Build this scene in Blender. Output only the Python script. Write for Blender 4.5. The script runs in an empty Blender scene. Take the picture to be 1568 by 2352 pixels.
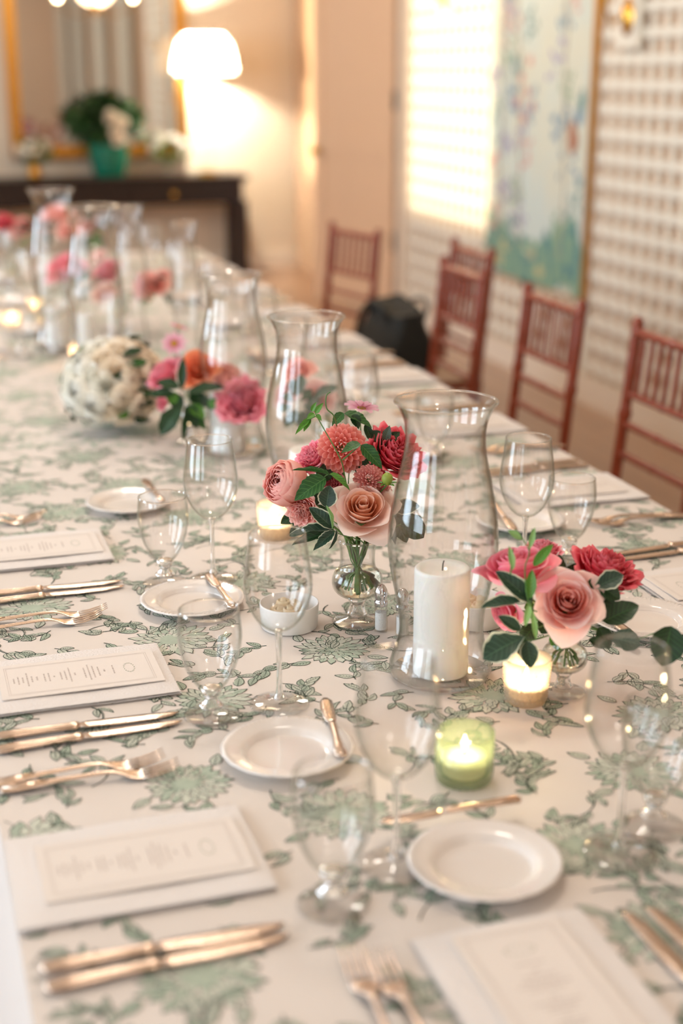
import bpy, math, random
from mathutils import Vector, Matrix, Quaternion, noise
R = math.radians; PI = math.pi; TAU = 2*math.pi
random.seed(7)
S = bpy.context.scene; COL = S.collection
# ------------------------------------------------------------------ camera
CAM_H, PITCH, YAW = 1.564, R(17.4), R(17.6)
cd = bpy.data.cameras.new('camera'); cam = bpy.data.objects.new('camera', cd); COL.objects.link(cam)
cam.location = (0, 0, CAM_H); cam.rotation_euler = (R(90)-PITCH, 0, -YAW)
cd.sensor_fit = 'VERTICAL'; cd.sensor_height = 36; cd.lens = 50; cd.clip_start = .05
cd.dof.use_dof = True; cd.dof.focus_distance = 2.06; cd.dof.aperture_fstop = 1.9
S.camera = cam
# ------------------------------------------------------------------ world
w = bpy.data.worlds.new('world'); S.world = w; w.use_nodes = True
bg = w.node_tree.nodes['Background']; bg.inputs[0].default_value = (.80, .90, 1, 1); bg.inputs[1].default_value = 1.2
S.view_settings.view_transform = 'Standard'; S.view_settings.look = 'None'
S.view_settings.gamma = 1; S.view_settings.use_curve_mapping = False; S.view_settings.exposure = 0.36
cy = S.cycles
cy.max_bounces = 10; cy.diffuse_bounces = 4; cy.glossy_bounces = 5; cy.transmission_bounces = 10; cy.transparent_max_bounces = 40
cy.caustics_reflective = False; cy.caustics_refractive = True; cy.sample_clamp_indirect = 6; cy.use_denoising = True; cy.blur_glossy = .5
# ------------------------------------------------------------------ sun and daylight at the windows
WX, XR, YB, YR, ZC = -3.0, 3.2, 11.3, -4.0, 3.0      # left wall, right wall, back wall, rear wall, ceiling
def light(name, kind, loc, energy, color, **k):
    d = bpy.data.lights.new(name, kind); d.energy = energy; d.color = color
    for a, v in k.items(): setattr(d, a, v)
    o = bpy.data.objects.new(name, d); COL.objects.link(o); o.location = loc; return o
SUN_DIR = Vector((1, .25, -.055)).normalized()
sun = light('sun', 'SUN', (-8, 3, 4), 5.5, (1, .84, .58), angle=R(1.6))
sun.rotation_euler = SUN_DIR.to_track_quat('-Z', 'Y').to_euler()
WINDOWS = [(-2.2, -.7, .5, 2.75, 40), (.0, 1.5, .5, 2.75, 60), (2.3, 3.8, .5, 2.75, 70), (5.72, 7.12, 1.0, 2.75, 80), (8.85, 9.5, 1.05, 2.75, 35)]
for (y0, y1, z0, z1, e) in WINDOWS:
    l = light('window_daylight', 'AREA', (WX-.22, (y0+y1)/2, (z0+z1)/2), e, (.70, .86, 1.0), shape='RECTANGLE', size=z1-z0, size_y=y1-y0)
    l.rotation_euler = (0, R(-90), 0)
# warm ceiling lamps (each has its fixture built below)
CEIL = [(.9, -2.9), (.9, -.8), (.7, 2.2), (.7, 5.2), (.7, 9.4)]  # first one added behind the camera to brighten the mirrored rear wall
for (x, y), e in zip(CEIL, (26, 13, 28, 30, 24)):
    light('ceiling_lamp_light', 'POINT', (x, y, 2.70), e, (1.0, .915, .82), shadow_soft_size=.17)

# ------------------------------------------------------------------ helpers
def lin(c):
    c = c.lstrip('#'); v = [int(c[i:i+2], 16)/255 for i in (0, 2, 4)]
    return tuple(x/12.92 if x <= .04045 else ((x+.055)/1.055)**2.4 for x in v) + (1,)
def newmat(name):
    m = bpy.data.materials.new(name); m.use_nodes = True; nt = m.node_tree
    return m, nt, nt.nodes['Principled BSDF'], nt.nodes['Material Output']
def pmat(name, col, rough=.5, metal=0, noise_amt=0, nscale=20, bump=0, bscale=60, trans=0, coat=0, spec=None, sss=0, emis=None, estr=0, stretch=None):
    m, nt, b, out = newmat(name); c = lin(col) if isinstance(col, str) else col
    b.inputs['Base Color'].default_value = c; b.inputs['Roughness'].default_value = rough; b.inputs['Metallic'].default_value = metal
    if spec is not None: b.inputs['Specular IOR Level'].default_value = spec
    if coat: b.inputs['Coat Weight'].default_value = coat
    if sss: b.inputs['Subsurface Weight'].default_value = sss; b.inputs['Subsurface Radius'].default_value = (1, .6, .4); b.inputs['Subsurface Scale'].default_value = .02
    if emis: b.inputs['Emission Color'].default_value = lin(emis); b.inputs['Emission Strength'].default_value = estr
    tc = nt.nodes.new('ShaderNodeTexCoord'); src = tc.outputs['Object']
    if stretch:
        mp = nt.nodes.new('ShaderNodeMapping'); mp.inputs['Scale'].default_value = stretch; nt.links.new(src, mp.inputs[0]); src = mp.outputs[0]
    if noise_amt:
        n = nt.nodes.new('ShaderNodeTexNoise'); n.inputs['Scale'].default_value = nscale; n.inputs['Detail'].default_value = 4; nt.links.new(src, n.inputs['Vector'])
        mx = nt.nodes.new('ShaderNodeMix'); mx.data_type = 'RGBA'
        mx.inputs[6].default_value = tuple(x*(1-noise_amt) for x in c[:3])+(1,); mx.inputs[7].default_value = tuple(min(1, x*(1+noise_amt)) for x in c[:3])+(1,)
        nt.links.new(n.outputs[0], mx.inputs[0]); nt.links.new(mx.outputs[2], b.inputs['Base Color'])
    if bump:
        n = nt.nodes.new('ShaderNodeTexNoise'); n.inputs['Scale'].default_value = bscale; n.inputs['Detail'].default_value = 3; nt.links.new(src, n.inputs['Vector'])
        bp = nt.nodes.new('ShaderNodeBump'); bp.inputs['Strength'].default_value = bump; bp.inputs['Distance'].default_value = .01
        nt.links.new(n.outputs[0], bp.inputs['Height']); nt.links.new(bp.outputs[0], b.inputs['Normal'])
    if trans:
        t = nt.nodes.new('ShaderNodeBsdfTranslucent'); ms = nt.nodes.new('ShaderNodeMixShader'); ms.inputs[0].default_value = trans
        t.inputs[0].default_value = c
        if noise_amt: nt.links.new(mx.outputs[2], t.inputs[0])
        nt.links.new(b.outputs[0], ms.inputs[1]); nt.links.new(t.outputs[0], ms.inputs[2]); nt.links.new(ms.outputs[0], out.inputs[0])
    return m
def petal_mat(name, base, tip, trans=.3, edge=None, vein=0):
    """colour of the petal itself: runs from its base (uv v=0) to its rim (v=1)"""
    m, nt, b, out = newmat(name)
    uv = nt.nodes.new('ShaderNodeUVMap'); sx = nt.nodes.new('ShaderNodeSeparateXYZ'); nt.links.new(uv.outputs[0], sx.inputs[0])
    cr = nt.nodes.new('ShaderNodeValToRGB'); cr.color_ramp.elements[0].color = lin(base); cr.color_ramp.elements[1].color = lin(tip)
    cr.color_ramp.elements[0].position = .1; cr.color_ramp.elements[1].position = .8
    if edge: e = cr.color_ramp.elements.new(.97); e.color = lin(edge)
    nt.links.new(sx.outputs[1], cr.inputs[0])
    n = nt.nodes.new('ShaderNodeTexNoise'); n.inputs['Scale'].default_value = 40; tc = nt.nodes.new('ShaderNodeTexCoord')
    mp = nt.nodes.new('ShaderNodeMapping'); mp.inputs['Scale'].default_value = (1.6, .08, 1); nt.links.new(uv.outputs[0], mp.inputs[0]); nt.links.new(mp.outputs[0], n.inputs['Vector'])
    hv = nt.nodes.new('ShaderNodeHueSaturation'); mr = nt.nodes.new('ShaderNodeMapRange'); mr.inputs[3].default_value = .96; mr.inputs[4].default_value = 1.16
    nt.links.new(n.outputs[0], mr.inputs[0]); nt.links.new(mr.outputs[0], hv.inputs['Value']); nt.links.new(cr.outputs[0], hv.inputs['Color'])
    nt.links.new(hv.outputs[0], b.inputs['Base Color']); b.inputs['Roughness'].default_value = .55; b.inputs['Specular IOR Level'].default_value = .3
    t = nt.nodes.new('ShaderNodeBsdfTranslucent'); nt.links.new(hv.outputs[0], t.inputs[0])
    ms = nt.nodes.new('ShaderNodeMixShader'); ms.inputs[0].default_value = trans
    nt.links.new(b.outputs[0], ms.inputs[1]); nt.links.new(t.outputs[0], ms.inputs[2]); nt.links.new(ms.outputs[0], out.inputs[0])
    return m
def leaf_mat(name, dark, light_, edge=None):
    """midrib and side veins lighter, optional pale margin (variegated leaf)"""
    m, nt, b, out = newmat(name); N = nt.nodes; L = nt.links
    uv = N.new('ShaderNodeUVMap'); sx = N.new('ShaderNodeSeparateXYZ'); L.new(uv.outputs[0], sx.inputs[0])
    ab = N.new('ShaderNodeMath'); ab.operation = 'ABSOLUTE'; L.new(sx.outputs[0], ab.inputs[0])
    # side veins: sin((v - |u|*.25)*k)
    ml = N.new('ShaderNodeMath'); ml.operation = 'MULTIPLY_ADD'; L.new(ab.outputs[0], ml.inputs[0]); ml.inputs[1].default_value = -.22; L.new(sx.outputs[1], ml.inputs[2])
    fr = N.new('ShaderNodeMath'); fr.operation = 'MULTIPLY'; L.new(ml.outputs[0], fr.inputs[0]); fr.inputs[1].default_value = 50
    sn = N.new('ShaderNodeMath'); sn.operation = 'SINE'; L.new(fr.outputs[0], sn.inputs[0])
    gt = N.new('ShaderNodeMapRange'); gt.inputs[1].default_value = .80; gt.inputs[2].default_value = 1.0; gt.inputs[4].default_value = .55; L.new(sn.outputs[0], gt.inputs[0])
    mid = N.new('ShaderNodeMapRange'); mid.inputs[1].default_value = .0; mid.inputs[2].default_value = .07; mid.inputs[3].default_value = .8; mid.inputs[4].default_value = 0; L.new(ab.outputs[0], mid.inputs[0])
    mxm = N.new('ShaderNodeMath'); mxm.operation = 'MAXIMUM'; L.new(gt.outputs[0], mxm.inputs[0]); L.new(mid.outputs[0], mxm.inputs[1])
    mx = N.new('ShaderNodeMix'); mx.data_type = 'RGBA'; mx.inputs[6].default_value = lin(dark); mx.inputs[7].default_value = lin(light_); L.new(mxm.outputs[0], mx.inputs[0]); colr = mx.outputs[2]
    if edge:
        e = N.new('ShaderNodeMapRange'); e.inputs[1].default_value = .78; e.inputs[2].default_value = .92; nz = N.new('ShaderNodeTexNoise'); nz.inputs['Scale'].default_value = 9; L.new(uv.outputs[0], nz.inputs['Vector'])
        ad = N.new('ShaderNodeMath'); ad.operation = 'MULTIPLY_ADD'; L.new(nz.outputs[0], ad.inputs[0]); ad.inputs[1].default_value = .25; L.new(ab.outputs[0], ad.inputs[2]); L.new(ad.outputs[0], e.inputs[0])
        e.inputs[1].default_value = .93; e.inputs[2].default_value = 1.05
        m2 = N.new('ShaderNodeMix'); m2.data_type = 'RGBA'; L.new(e.outputs[0], m2.inputs[0]); L.new(colr, m2.inputs[6]); m2.inputs[7].default_value = lin(edge); colr = m2.outputs[2]
    L.new(colr, b.inputs['Base Color']); b.inputs['Roughness'].default_value = .42
    bp = N.new('ShaderNodeBump'); bp.inputs['Strength'].default_value = .3; bp.inputs['Distance'].default_value = .001; L.new(mxm.outputs[0], bp.inputs['Height']); bp.invert = True; L.new(bp.outputs[0], b.inputs['Normal'])
    t = N.new('ShaderNodeBsdfTranslucent'); L.new(colr, t.inputs[0]); ms = N.new('ShaderNodeMixShader'); ms.inputs[0].default_value = .18
    L.new(b.outputs[0], ms.inputs[1]); L.new(t.outputs[0], ms.inputs[2]); L.new(ms.outputs[0], out.inputs[0])
    return m
def thin_glass(name, tint=(1, 1, 1, 1), edge=(.72, .75, .70, 1), gain=1.15, rough=0.0, bump=0, body=0.0, bodycol=(1, 1, 1, 1)):
    m, nt, b, out = newmat(name); N = nt.nodes; L = nt.links; N.remove(b)
    geo = N.new('ShaderNodeNewGeometry'); io = N.new('ShaderNodeMix'); io.inputs[2].default_value = 1.5; io.inputs[3].default_value = 1/1.5; L.new(geo.outputs['Backfacing'], io.inputs[0])
    fr = N.new('ShaderNodeFresnel'); L.new(io.outputs[0], fr.inputs[0])
    g = N.new('ShaderNodeMath'); g.operation = 'MULTIPLY'; g.use_clamp = True; g.inputs[1].default_value = gain; L.new(fr.outputs[0], g.inputs[0])
    lw = N.new('ShaderNodeLayerWeight'); lw.inputs[0].default_value = .5; pw = N.new('ShaderNodeMath'); pw.operation = 'POWER'; pw.inputs[1].default_value = 3.0; L.new(lw.outputs['Facing'], pw.inputs[0])
    mx = N.new('ShaderNodeMix'); mx.data_type = 'RGBA'; mx.inputs[6].default_value = tint; mx.inputs[7].default_value = tuple(a*b_ for a, b_ in zip(tint, edge)); L.new(pw.outputs[0], mx.inputs[0])
    tr = N.new('ShaderNodeBsdfTransparent'); L.new(mx.outputs[2], tr.inputs[0])
    gl = N.new('ShaderNodeBsdfGlossy'); gl.inputs['Roughness'].default_value = rough
    if bump:
        tc = N.new('ShaderNodeTexCoord'); n = N.new('ShaderNodeTexNoise'); n.inputs['Scale'].default_value = 30; L.new(tc.outputs['Object'], n.inputs['Vector'])
        bp = N.new('ShaderNodeBump'); bp.inputs['Strength'].default_value = bump; bp.inputs['Distance'].default_value = .004; L.new(n.outputs[0], bp.inputs['Height']); L.new(bp.outputs[0], gl.inputs['Normal'])
    ms = N.new('ShaderNodeMixShader'); L.new(g.outputs[0], ms.inputs[0]); L.new(tr.outputs[0], ms.inputs[1]); L.new(gl.outputs[0], ms.inputs[2]); sh = ms.outputs[0]
    if body:
        df = N.new('ShaderNodeBsdfDiffuse'); df.inputs[0].default_value = bodycol; tl = N.new('ShaderNodeBsdfTranslucent'); tl.inputs[0].default_value = bodycol
        a = N.new('ShaderNodeMixShader'); a.inputs[0].default_value = .6; L.new(df.outputs[0], a.inputs[1]); L.new(tl.outputs[0], a.inputs[2])
        m2 = N.new('ShaderNodeMixShader'); m2.inputs[0].default_value = body; L.new(sh, m2.inputs[1]); L.new(a.outputs[0], m2.inputs[2]); sh = m2.outputs[0]
    L.new(sh, out.inputs[0]); return m
def solid_glass(name, ior=1.5, col=(1, 1, 1, 1)):
    m, nt, b, out = newmat(name); N = nt.nodes; N.remove(b)
    g = N.new('ShaderNodeBsdfGlass'); g.inputs['IOR'].default_value = ior; g.inputs['Color'].default_value = col; g.inputs['Roughness'].default_value = 0
    nt.links.new(g.outputs[0], out.inputs[0]); return m
def emat(name, col, strength):
    m, nt, b, out = newmat(name); nt.nodes.remove(b); e = nt.nodes.new('ShaderNodeEmission'); e.inputs[0].default_value = lin(col); e.inputs[1].default_value = strength
    nt.links.new(e.outputs[0], out.inputs[0]); return m

class MB:
    def __init__(s): s.v = []; s.f = []; s.uv = []; s.mi = []; s.mat = 0
    def add(s, vs, fs, uvs=None):
        o = len(s.v); s.v += [tuple(x) for x in vs]
        for f in fs: s.f.append(tuple(o+i for i in f)); s.mi.append(s.mat)
        s.uv += (uvs if uvs else [(0, 0)]*len(vs))
    def box(s, c, d, rz=0):
        cx, cyy, cz = c; a, b, e = d[0]/2, d[1]/2, d[2]/2; co, si = math.cos(rz), math.sin(rz)
        vs = [(cx+x*co-y*si, cyy+x*si+y*co, cz+z) for x in (-a, a) for y in (-b, b) for z in (-e, e)]
        s.add(vs, [(0, 1, 3, 2), (4, 6, 7, 5), (0, 4, 5, 1), (2, 3, 7, 6), (0, 2, 6, 4), (1, 5, 7, 3)])
    def lathe(s, prof, n=48, c=(0, 0, 0), lobes=0, amp=0, closed=False, cap=True):
        vs = []; fs = []; m = len(prof)
        for i, (r, z) in enumerate(prof):
            for k in range(n):
                a = TAU*k/n; rr = r*(1+(amp*abs(math.cos(a*lobes/2)) if lobes and r > 0 else 0))
                vs.append((c[0]+rr*math.cos(a), c[1]+rr*math.sin(a), c[2]+z))
        for i in range(m-1 if not closed else m):
            j = (i+1) % m
            for k in range(n): fs.append((i*n+k, i*n+(k+1) % n, j*n+(k+1) % n, j*n+k))
        if not closed and cap:
            if prof[0][0] > 1e-5: fs.append(tuple(reversed(range(n))))
            if prof[-1][0] > 1e-5: fs.append(tuple((m-1)*n+k for k in range(n)))
        s.add(vs, fs)
    def tube(s, pts, rad, n=8, cap=True):
        pts = [Vector(p) for p in pts]; m = len(pts)
        if not hasattr(rad, '__len__'): rad = [rad]*m
        up = Vector((0, 0, 1)); vs = []
        d0 = (pts[1]-pts[0]).normalized()
        if abs(d0.dot(up)) > .9: up = Vector((1, 0, 0))
        for i, p in enumerate(pts):
            d = (pts[min(i+1, m-1)]-pts[max(i-1, 0)]).normalized()
            x = d.cross(up)
            if x.length < 1e-6: x = d.orthogonal()
            x.normalize(); y = x.cross(d).normalized(); up = y
            for k in range(n): a = TAU*k/n; vs.append(p+rad[i]*(math.cos(a)*x+math.sin(a)*y))
        fs = [(i*n+k, (i+1)*n+k, (i+1)*n+(k+1) % n, i*n+(k+1) % n) for i in range(m-1) for k in range(n)]
        if cap: fs += [tuple(range(n)), tuple(reversed([(m-1)*n+k for k in range(n)]))]
        s.add(vs, fs)
    def grid(s, fn, nu, nv):
        vs = []; uv = []
        for j in range(nv+1):
            for i in range(nu+1):
                u = -1+2*i/nu; v = j/nv; vs.append(fn(u, v)); uv.append((u, v))
        s.add(vs, [(j*(nu+1)+i, j*(nu+1)+i+1, (j+1)*(nu+1)+i+1, (j+1)*(nu+1)+i) for j in range(nv) for i in range(nu)], uv)
    def strip(s, st, n=8, cap=True):
        """sweep of elliptic sections: stations (x, y, z, half width, half thickness) along x"""
        vs = []
        for (x, y, z, hw, ht) in st:
            for k in range(n): a = TAU*(k+.5)/n; vs.append((x, y+hw*math.cos(a), z+ht*math.sin(a)))
        m = len(st); fs = [(i*n+k, (i+1)*n+k, (i+1)*n+(k+1) % n, i*n+(k+1) % n) for i in range(m-1) for k in range(n)]
        if cap: fs += [tuple(range(n)), tuple(reversed([(m-1)*n+k for k in range(n)]))]
        s.add(vs, fs)
    def transform(s, M, start=0):
        for i in range(start, len(s.v)): s.v[i] = tuple(M @ Vector(s.v[i]))
    def mesh(s, name, mats, smooth=True):
        me = bpy.data.meshes.new(name); me.from_pydata(s.v, [], s.f)
        if not isinstance(mats, (list, tuple)): mats = [mats]
        for m in mats: me.materials.append(m)
        me.polygons.foreach_set('material_index', s.mi)
        ul = me.uv_layers.new(name='UVMap'); li = [0]*len(me.loops); me.loops.foreach_get('vertex_index', li)
        fl = []
        for i in li: fl += [float(s.uv[i][0]), float(s.uv[i][1])]
        ul.data.foreach_set('uv', fl)
        if smooth:
            me.shade_smooth()
            if smooth != 'all': me.set_sharp_from_angle(angle=R(42))
        me.update(); return me
def tag(o, label=None, cat=None, group=None, kind=None):
    if label: o['label'] = label
    if cat: o['category'] = cat
    if group: o['group'] = group
    if kind: o['kind'] = kind
    return o
def obj(name, me, parent=None, loc=(0, 0, 0), rot=None, scale=None, label=None, cat=None, group=None, kind=None):
    o = bpy.data.objects.new(name, me); COL.objects.link(o); o.location = loc
    if rot is not None: o.rotation_euler = rot
    if scale is not None: o.scale = scale if hasattr(scale, '__len__') else (scale,)*3
    if parent: o.parent = parent
    return tag(o, label, cat, group, kind)
def thing(name, loc, label, cat, rz=0, group=None):
    return obj(name, None, None, loc, (0, 0, rz), None, label, cat, group)
def copy_thing(src, loc, rz=0, label=None, group=None, scale=None):
    r = src.copy(); COL.objects.link(r); r.location = loc; r.rotation_euler = (0, 0, rz)
    if scale: r.scale = (scale,)*3
    if label: r['label'] = label
    if group: r['group'] = group
    for ch in src.children:
        c = ch.copy(); COL.objects.link(c); c.parent = r
        for g in ch.children:
            d = g.copy(); COL.objects.link(d); d.parent = c
    return r
def smooth_prof(pts, n=6):
    out = []
    P_ = [pts[0]]+list(pts)+[pts[-1]]
    for i in range(1, len(P_)-2):
        for k in range(n):
            t = k/n; a, b, c, d = P_[i-1], P_[i], P_[i+1], P_[i+2]
            out.append(tuple(.5*((2*b[j])+(-a[j]+c[j])*t+(2*a[j]-5*b[j]+4*c[j]-d[j])*t*t+(-a[j]+3*b[j]-3*c[j]+d[j])*t**3) for j in range(len(b))))
    out.append(tuple(pts[-1])); return out
# where a line of sight meets a plane at a known depth: used to read positions off the photograph
F_ = 3267.
CR = Vector((math.cos(YAW), -math.sin(YAW), 0)); CF = Vector((math.sin(YAW)*math.cos(PITCH), math.cos(YAW)*math.cos(PITCH), -math.sin(PITCH))); CU = CR.cross(CF)
def at(px, py, z):
    return Vector((0, 0, CAM_H)) + (CR*((px-784)/F_) - CU*((py-1176)/F_) + CF)*z
def cvec(r, u, t): return (CR*r + CU*u - CF*t).normalized()
def visible(x, y, z, m=140):
    d = Vector((x, y, z-CAM_H)); k = d.dot(CF)
    return k > .2 and -m < 784+F_*d.dot(CR)/k < 1568+m and -m < 1176-F_*d.dot(CU)/k < 2352+m
TZ = .76; EPS = .0011; TOP = TZ+EPS

# ------------------------------------------------------------------ materials
M = {}
M['wall'] = pmat('wall_paint', '#dcc6ae', .8, noise_amt=.04, nscale=3, bump=.05, bscale=80)
M['wall_back'] = pmat('back_wall_paint', '#e0d0bb', .8, noise_amt=.05, nscale=3, bump=.05, bscale=80)
M['backing'] = pmat('trellis_backing', '#cba98a', .8, noise_amt=.08, nscale=14)
M['slat'] = pmat('trellis_slat', '#ece6d8', .55, noise_amt=.04, nscale=20)
M['ceiling'] = pmat('ceiling_paint', '#efe2d2', .85, bump=.03)
M['trim'] = pmat('white_trim', '#e9dccb', .5)
M['door'] = pmat('door_paint', '#dab898', .5, noise_amt=.03, nscale=5)
M['gold'] = pmat('gilded_wood', '#c9913f', .33, 1, noise_amt=.25, nscale=30, bump=.2)
M['brass'] = pmat('brass', '#d8a850', .2, 1)
M['dark_wood'] = pmat('dark_wood', '#20100a', .35, noise_amt=.4, nscale=6, stretch=(1, 8, 8))
M['mahog'] = pmat('mahogany', '#87361b', .34, noise_amt=.35, nscale=12, stretch=(6, 6, 1), coat=.3)
M['cushion'] = pmat('seat_cushion', '#cdb49d', .85, bump=.1)
M['linen'] = pmat('white_linen', '#ebe5e2', .85, bump=.25, bscale=300)
M['cloth_drop'] = pmat('cloth_drop', '#ecebe8', .9)
M['paper'] = pmat('card_paper', '#ebe2db', .75)
M['ink'] = pmat('grey_ink', '#c0b3ac', .8)
M['inkgreen'] = pmat('green_ink', '#8b9a80', .8)
M['china'] = pmat('white_china', '#ece5e0', .16, coat=.4)
M['china_dish'] = pmat('white_dish', '#f2f0ee', .25)
M['butter'] = pmat('butter', '#e9d3ac', .4, sss=.2)
M['wax'] = pmat('candle_wax', '#f8f6f2', .4, sss=.35)
M['wax_lit'] = pmat('votive_wax', '#fbf4e8', .45, trans=.65)
M['wick'] = pmat('wick', '#2a2320', .9)
M['silver'] = pmat('flatware_metal', (.74, .59, .48, 1), .17, 1, bump=.08, bscale=500)
M['chrome'] = pmat('silver_cap', '#d9d9dc', .12, 1)
M['salt'] = pmat('white_salt', '#f4f2ef', .9, bump=.4, bscale=600)
M['bag'] = pmat('black_fabric', '#0b1110', .7, bump=.4, bscale=12)
M['stem'] = pmat('stem', '#5c7a3a', .5, noise_amt=.2, nscale=30)
M['stem_dark'] = pmat('stem_dark', '#4a3a2a', .5, noise_amt=.3, nscale=30)
M['vine'] = pmat('vine_stem', '#4f8040', .5)
M['bud'] = pmat('flower_bud', '#93a444', .5, noise_amt=.25, nscale=60)
M['flame'] = emat('flame', '#ffd79a', 26)
M['bulb'] = emat('bulb', '#ffe3b8', 40)
M['shade'] = pmat('lamp_shade', '#fff6ea', .8, trans=.6)
M['glass'] = thin_glass('clear_glass')
M['glass_h'] = thin_glass('hurricane_glass', edge=(.60, .62, .55, 1), gain=1.35, bump=.06)
M['solid'] = solid_glass('solid_glass', 1.45)
M['foot'] = thin_glass('glass_foot', edge=(.7, .72, .68, 1), gain=1.5, bump=.1)
M['water'] = solid_glass('water', 1.33, (.97, .98, .94, 1))
M['votive'] = thin_glass('dotted_votive_glass', tint=(1, .95, .86, 1), gain=1.2, rough=.12, bump=.6, body=.38, bodycol=lin('#f8ecdc'))
M['green_glass'] = thin_glass('green_votive_glass', tint=lin('#f1f5ea'), edge=(.84, .90, .80, 1), gain=1.3, rough=.1, bump=.4, body=.22, bodycol=lin('#b4c9a2'))
M['pane'] = thin_glass('window_pane')
M['teal'] = pmat('teal_glaze', '#14705a', .25, noise_amt=.3, nscale=20)
M['curtain'] = pmat('curtain', '#d8d2c2', .9, trans=.3, bump=.05)
M['mirror'] = pmat('mirror_silver', '#f2efe8', .02, 1)
G_DARK = leaf_mat('dark_leaf', '#1d3a1e', '#3c6a34')
G_RASP = leaf_mat('bramble_leaf', '#24551f', '#5d9248')
G_LIME = leaf_mat('young_leaf', '#4f8a2e', '#8fc060')
G_VAR = leaf_mat('variegated_leaf', '#243f2f', '#4a6b50', '#dfe3c8')
G_PALE = leaf_mat('pale_leaf', '#8fbd74', '#b9dca0')
G_GREY = leaf_mat('grey_leaf', '#4b6152', '#738a78')
PM = dict(
    coral=petal_mat('coral_petal', '#e4756a', '#f5a99f', .35, '#fccac2'),
    peach=petal_mat('peach_petal', '#f4c0a8', '#fbe0d6', .35, '#fdebe4'),
    salmon=petal_mat('salmon_petal', '#f19a8b', '#fabdb2', .35, '#fdd0c8'),
    hot=petal_mat('hot_pink_petal', '#cc2a48', '#e85468', .25, '#f07f8a'),
    pink=petal_mat('pink_petal', '#e55a76', '#f58ea2', .3, '#f9aebb'),
    blush=petal_mat('blush_petal', '#eea69e', '#fad9d5', .35, '#fde8e5'),
    orange=petal_mat('orange_petal', '#ee6a34', '#f8956a', .3, '#fbb796'),
    white=petal_mat('white_petal', '#f1edd6', '#fbf8f0', .3), cream=petal_mat('cream_petal', '#f6e2c6', '#fcf2e2', .35),
    peach_heart=petal_mat('peach_heart_petal', '#e0925f', '#f3b898', .32, '#f9d2bf'), blush_heart=petal_mat('blush_heart_petal', '#d97565', '#efa599', .32, '#f7c6bd'),
    mauve=petal_mat('mauve_petal', '#d98aa6', '#f0c6d4', .4), dusty=petal_mat('dusty_pink_petal', '#d37f7c', '#e9a9a2', .3, '#f5c8c1'))

# ------------------------------------------------------------------ room shell
def struct(name, mb, mat, parent=None, smooth=False, label=None):
    o = obj(name, mb.mesh(name, mat, smooth), parent)
    if not parent: o['kind'] = 'structure'
    if label: o['label'] = label
    return o
def wood_floor():
    m, nt, b, out = newmat('polished_wood_floor'); N = nt.nodes; L = nt.links
    tc = N.new('ShaderNodeTexCoord'); mp = N.new('ShaderNodeMapping'); mp.inputs['Rotation'].default_value = (0, 0, R(90)); L.new(tc.outputs['Object'], mp.inputs[0])
    br = N.new('ShaderNodeTexBrick'); br.inputs['Scale'].default_value = 1; br.inputs['Brick Width'].default_value = 1.4; br.inputs['Row Height'].default_value = .11; br.inputs['Mortar Size'].default_value = .002
    br.inputs['Color1'].default_value = lin('#a98468'); br.inputs['Color2'].default_value = lin('#967257'); br.inputs['Mortar'].default_value = lin('#5a4030'); L.new(mp.outputs[0], br.inputs[0])
    L.new(br.outputs[0], b.inputs['Base Color']); b.inputs['Roughness'].default_value = .28; b.inputs['Coat Weight'].default_value = .4; b.inputs['Coat Roughness'].default_value = .12
    return m
mb = MB(); mb.box(((WX+XR)/2, (YB+YR)/2, -.05), (XR-WX+.4, YB-YR+.4, .1)); struct('floor', mb, wood_floor())
mb = MB(); mb.box(((WX+XR)/2, (YB+YR)/2, ZC+.05), (XR-WX+.4, YB-YR+.4, .1)); struct('ceiling', mb, M['ceiling'])
mb = MB(); mb.box(((WX+XR)/2, YB+.06, ZC/2), (XR-WX+.4, .12, ZC)); struct('wall_back', mb, M['wall_back'])
mb = MB(); mb.box(((WX+XR)/2, YR-.06, ZC/2), (XR-WX+.4, .12, ZC)); struct('wall_rear', mb, M['wall'])
# left wall with window openings
mb = MB(); ys = YR
for (y0, y1, z0, z1, e) in WINDOWS:
    mb.box((WX-.06, (ys+y0)/2, ZC/2), (.12, y0-ys, ZC)); mb.box((WX-.06, (y0+y1)/2, z0/2), (.12, y1-y0, z0)); mb.box((WX-.06, (y0+y1)/2, (z1+ZC)/2), (.12, y1-y0, ZC-z1)); ys = y1
mb.box((WX-.06, (ys+YB)/2, ZC/2), (.12, YB-ys, ZC)); struct('wall_left', mb, M['wall'])
for i, (y0, y1, z0, z1, e) in enumerate(WINDOWS):
    mb = MB(); t = .05; X = WX-.06
    mb.box((X, y0+t/2, (z0+z1)/2), (.08, t, z1-z0)); mb.box((X, y1-t/2, (z0+z1)/2), (.08, t, z1-z0)); mb.box((X, (y0+y1)/2, z0+t/2), (.08, y1-y0, t)); mb.box((X, (y0+y1)/2, z1-t/2), (.08, y1-y0, t))
    wi = struct('window_%d' % (i+1), mb, M['trim'])
    nb = max(1, round((y1-y0)/.5)-1); nh = 3 if i < 3 else 0
    if i < 3:
        for k in range(nb): q = MB(); q.box((X, y0+(k+1)*(y1-y0)/(nb+1), (z0+z1)/2), (.04, .03, z1-z0-.1)); obj('glazing_bar', q.mesh('glazing_bar', M['trim'], False), wi)
        for k in range(nh): q = MB(); q.box((X, (y0+y1)/2, z0+(k+1)*(z1-z0)/(nh+1)), (.036, y1-y0-.1, .03)); obj('glazing_bar', q.mesh('glazing_bar', M['trim'], False), wi)
        q = MB(); q.box((X-.03, (y0+y1)/2, (z0+z1)/2), (.004, y1-y0-.1, z1-z0-.1)); obj('pane', q.mesh('pane', M['pane'], False), wi)
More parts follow.
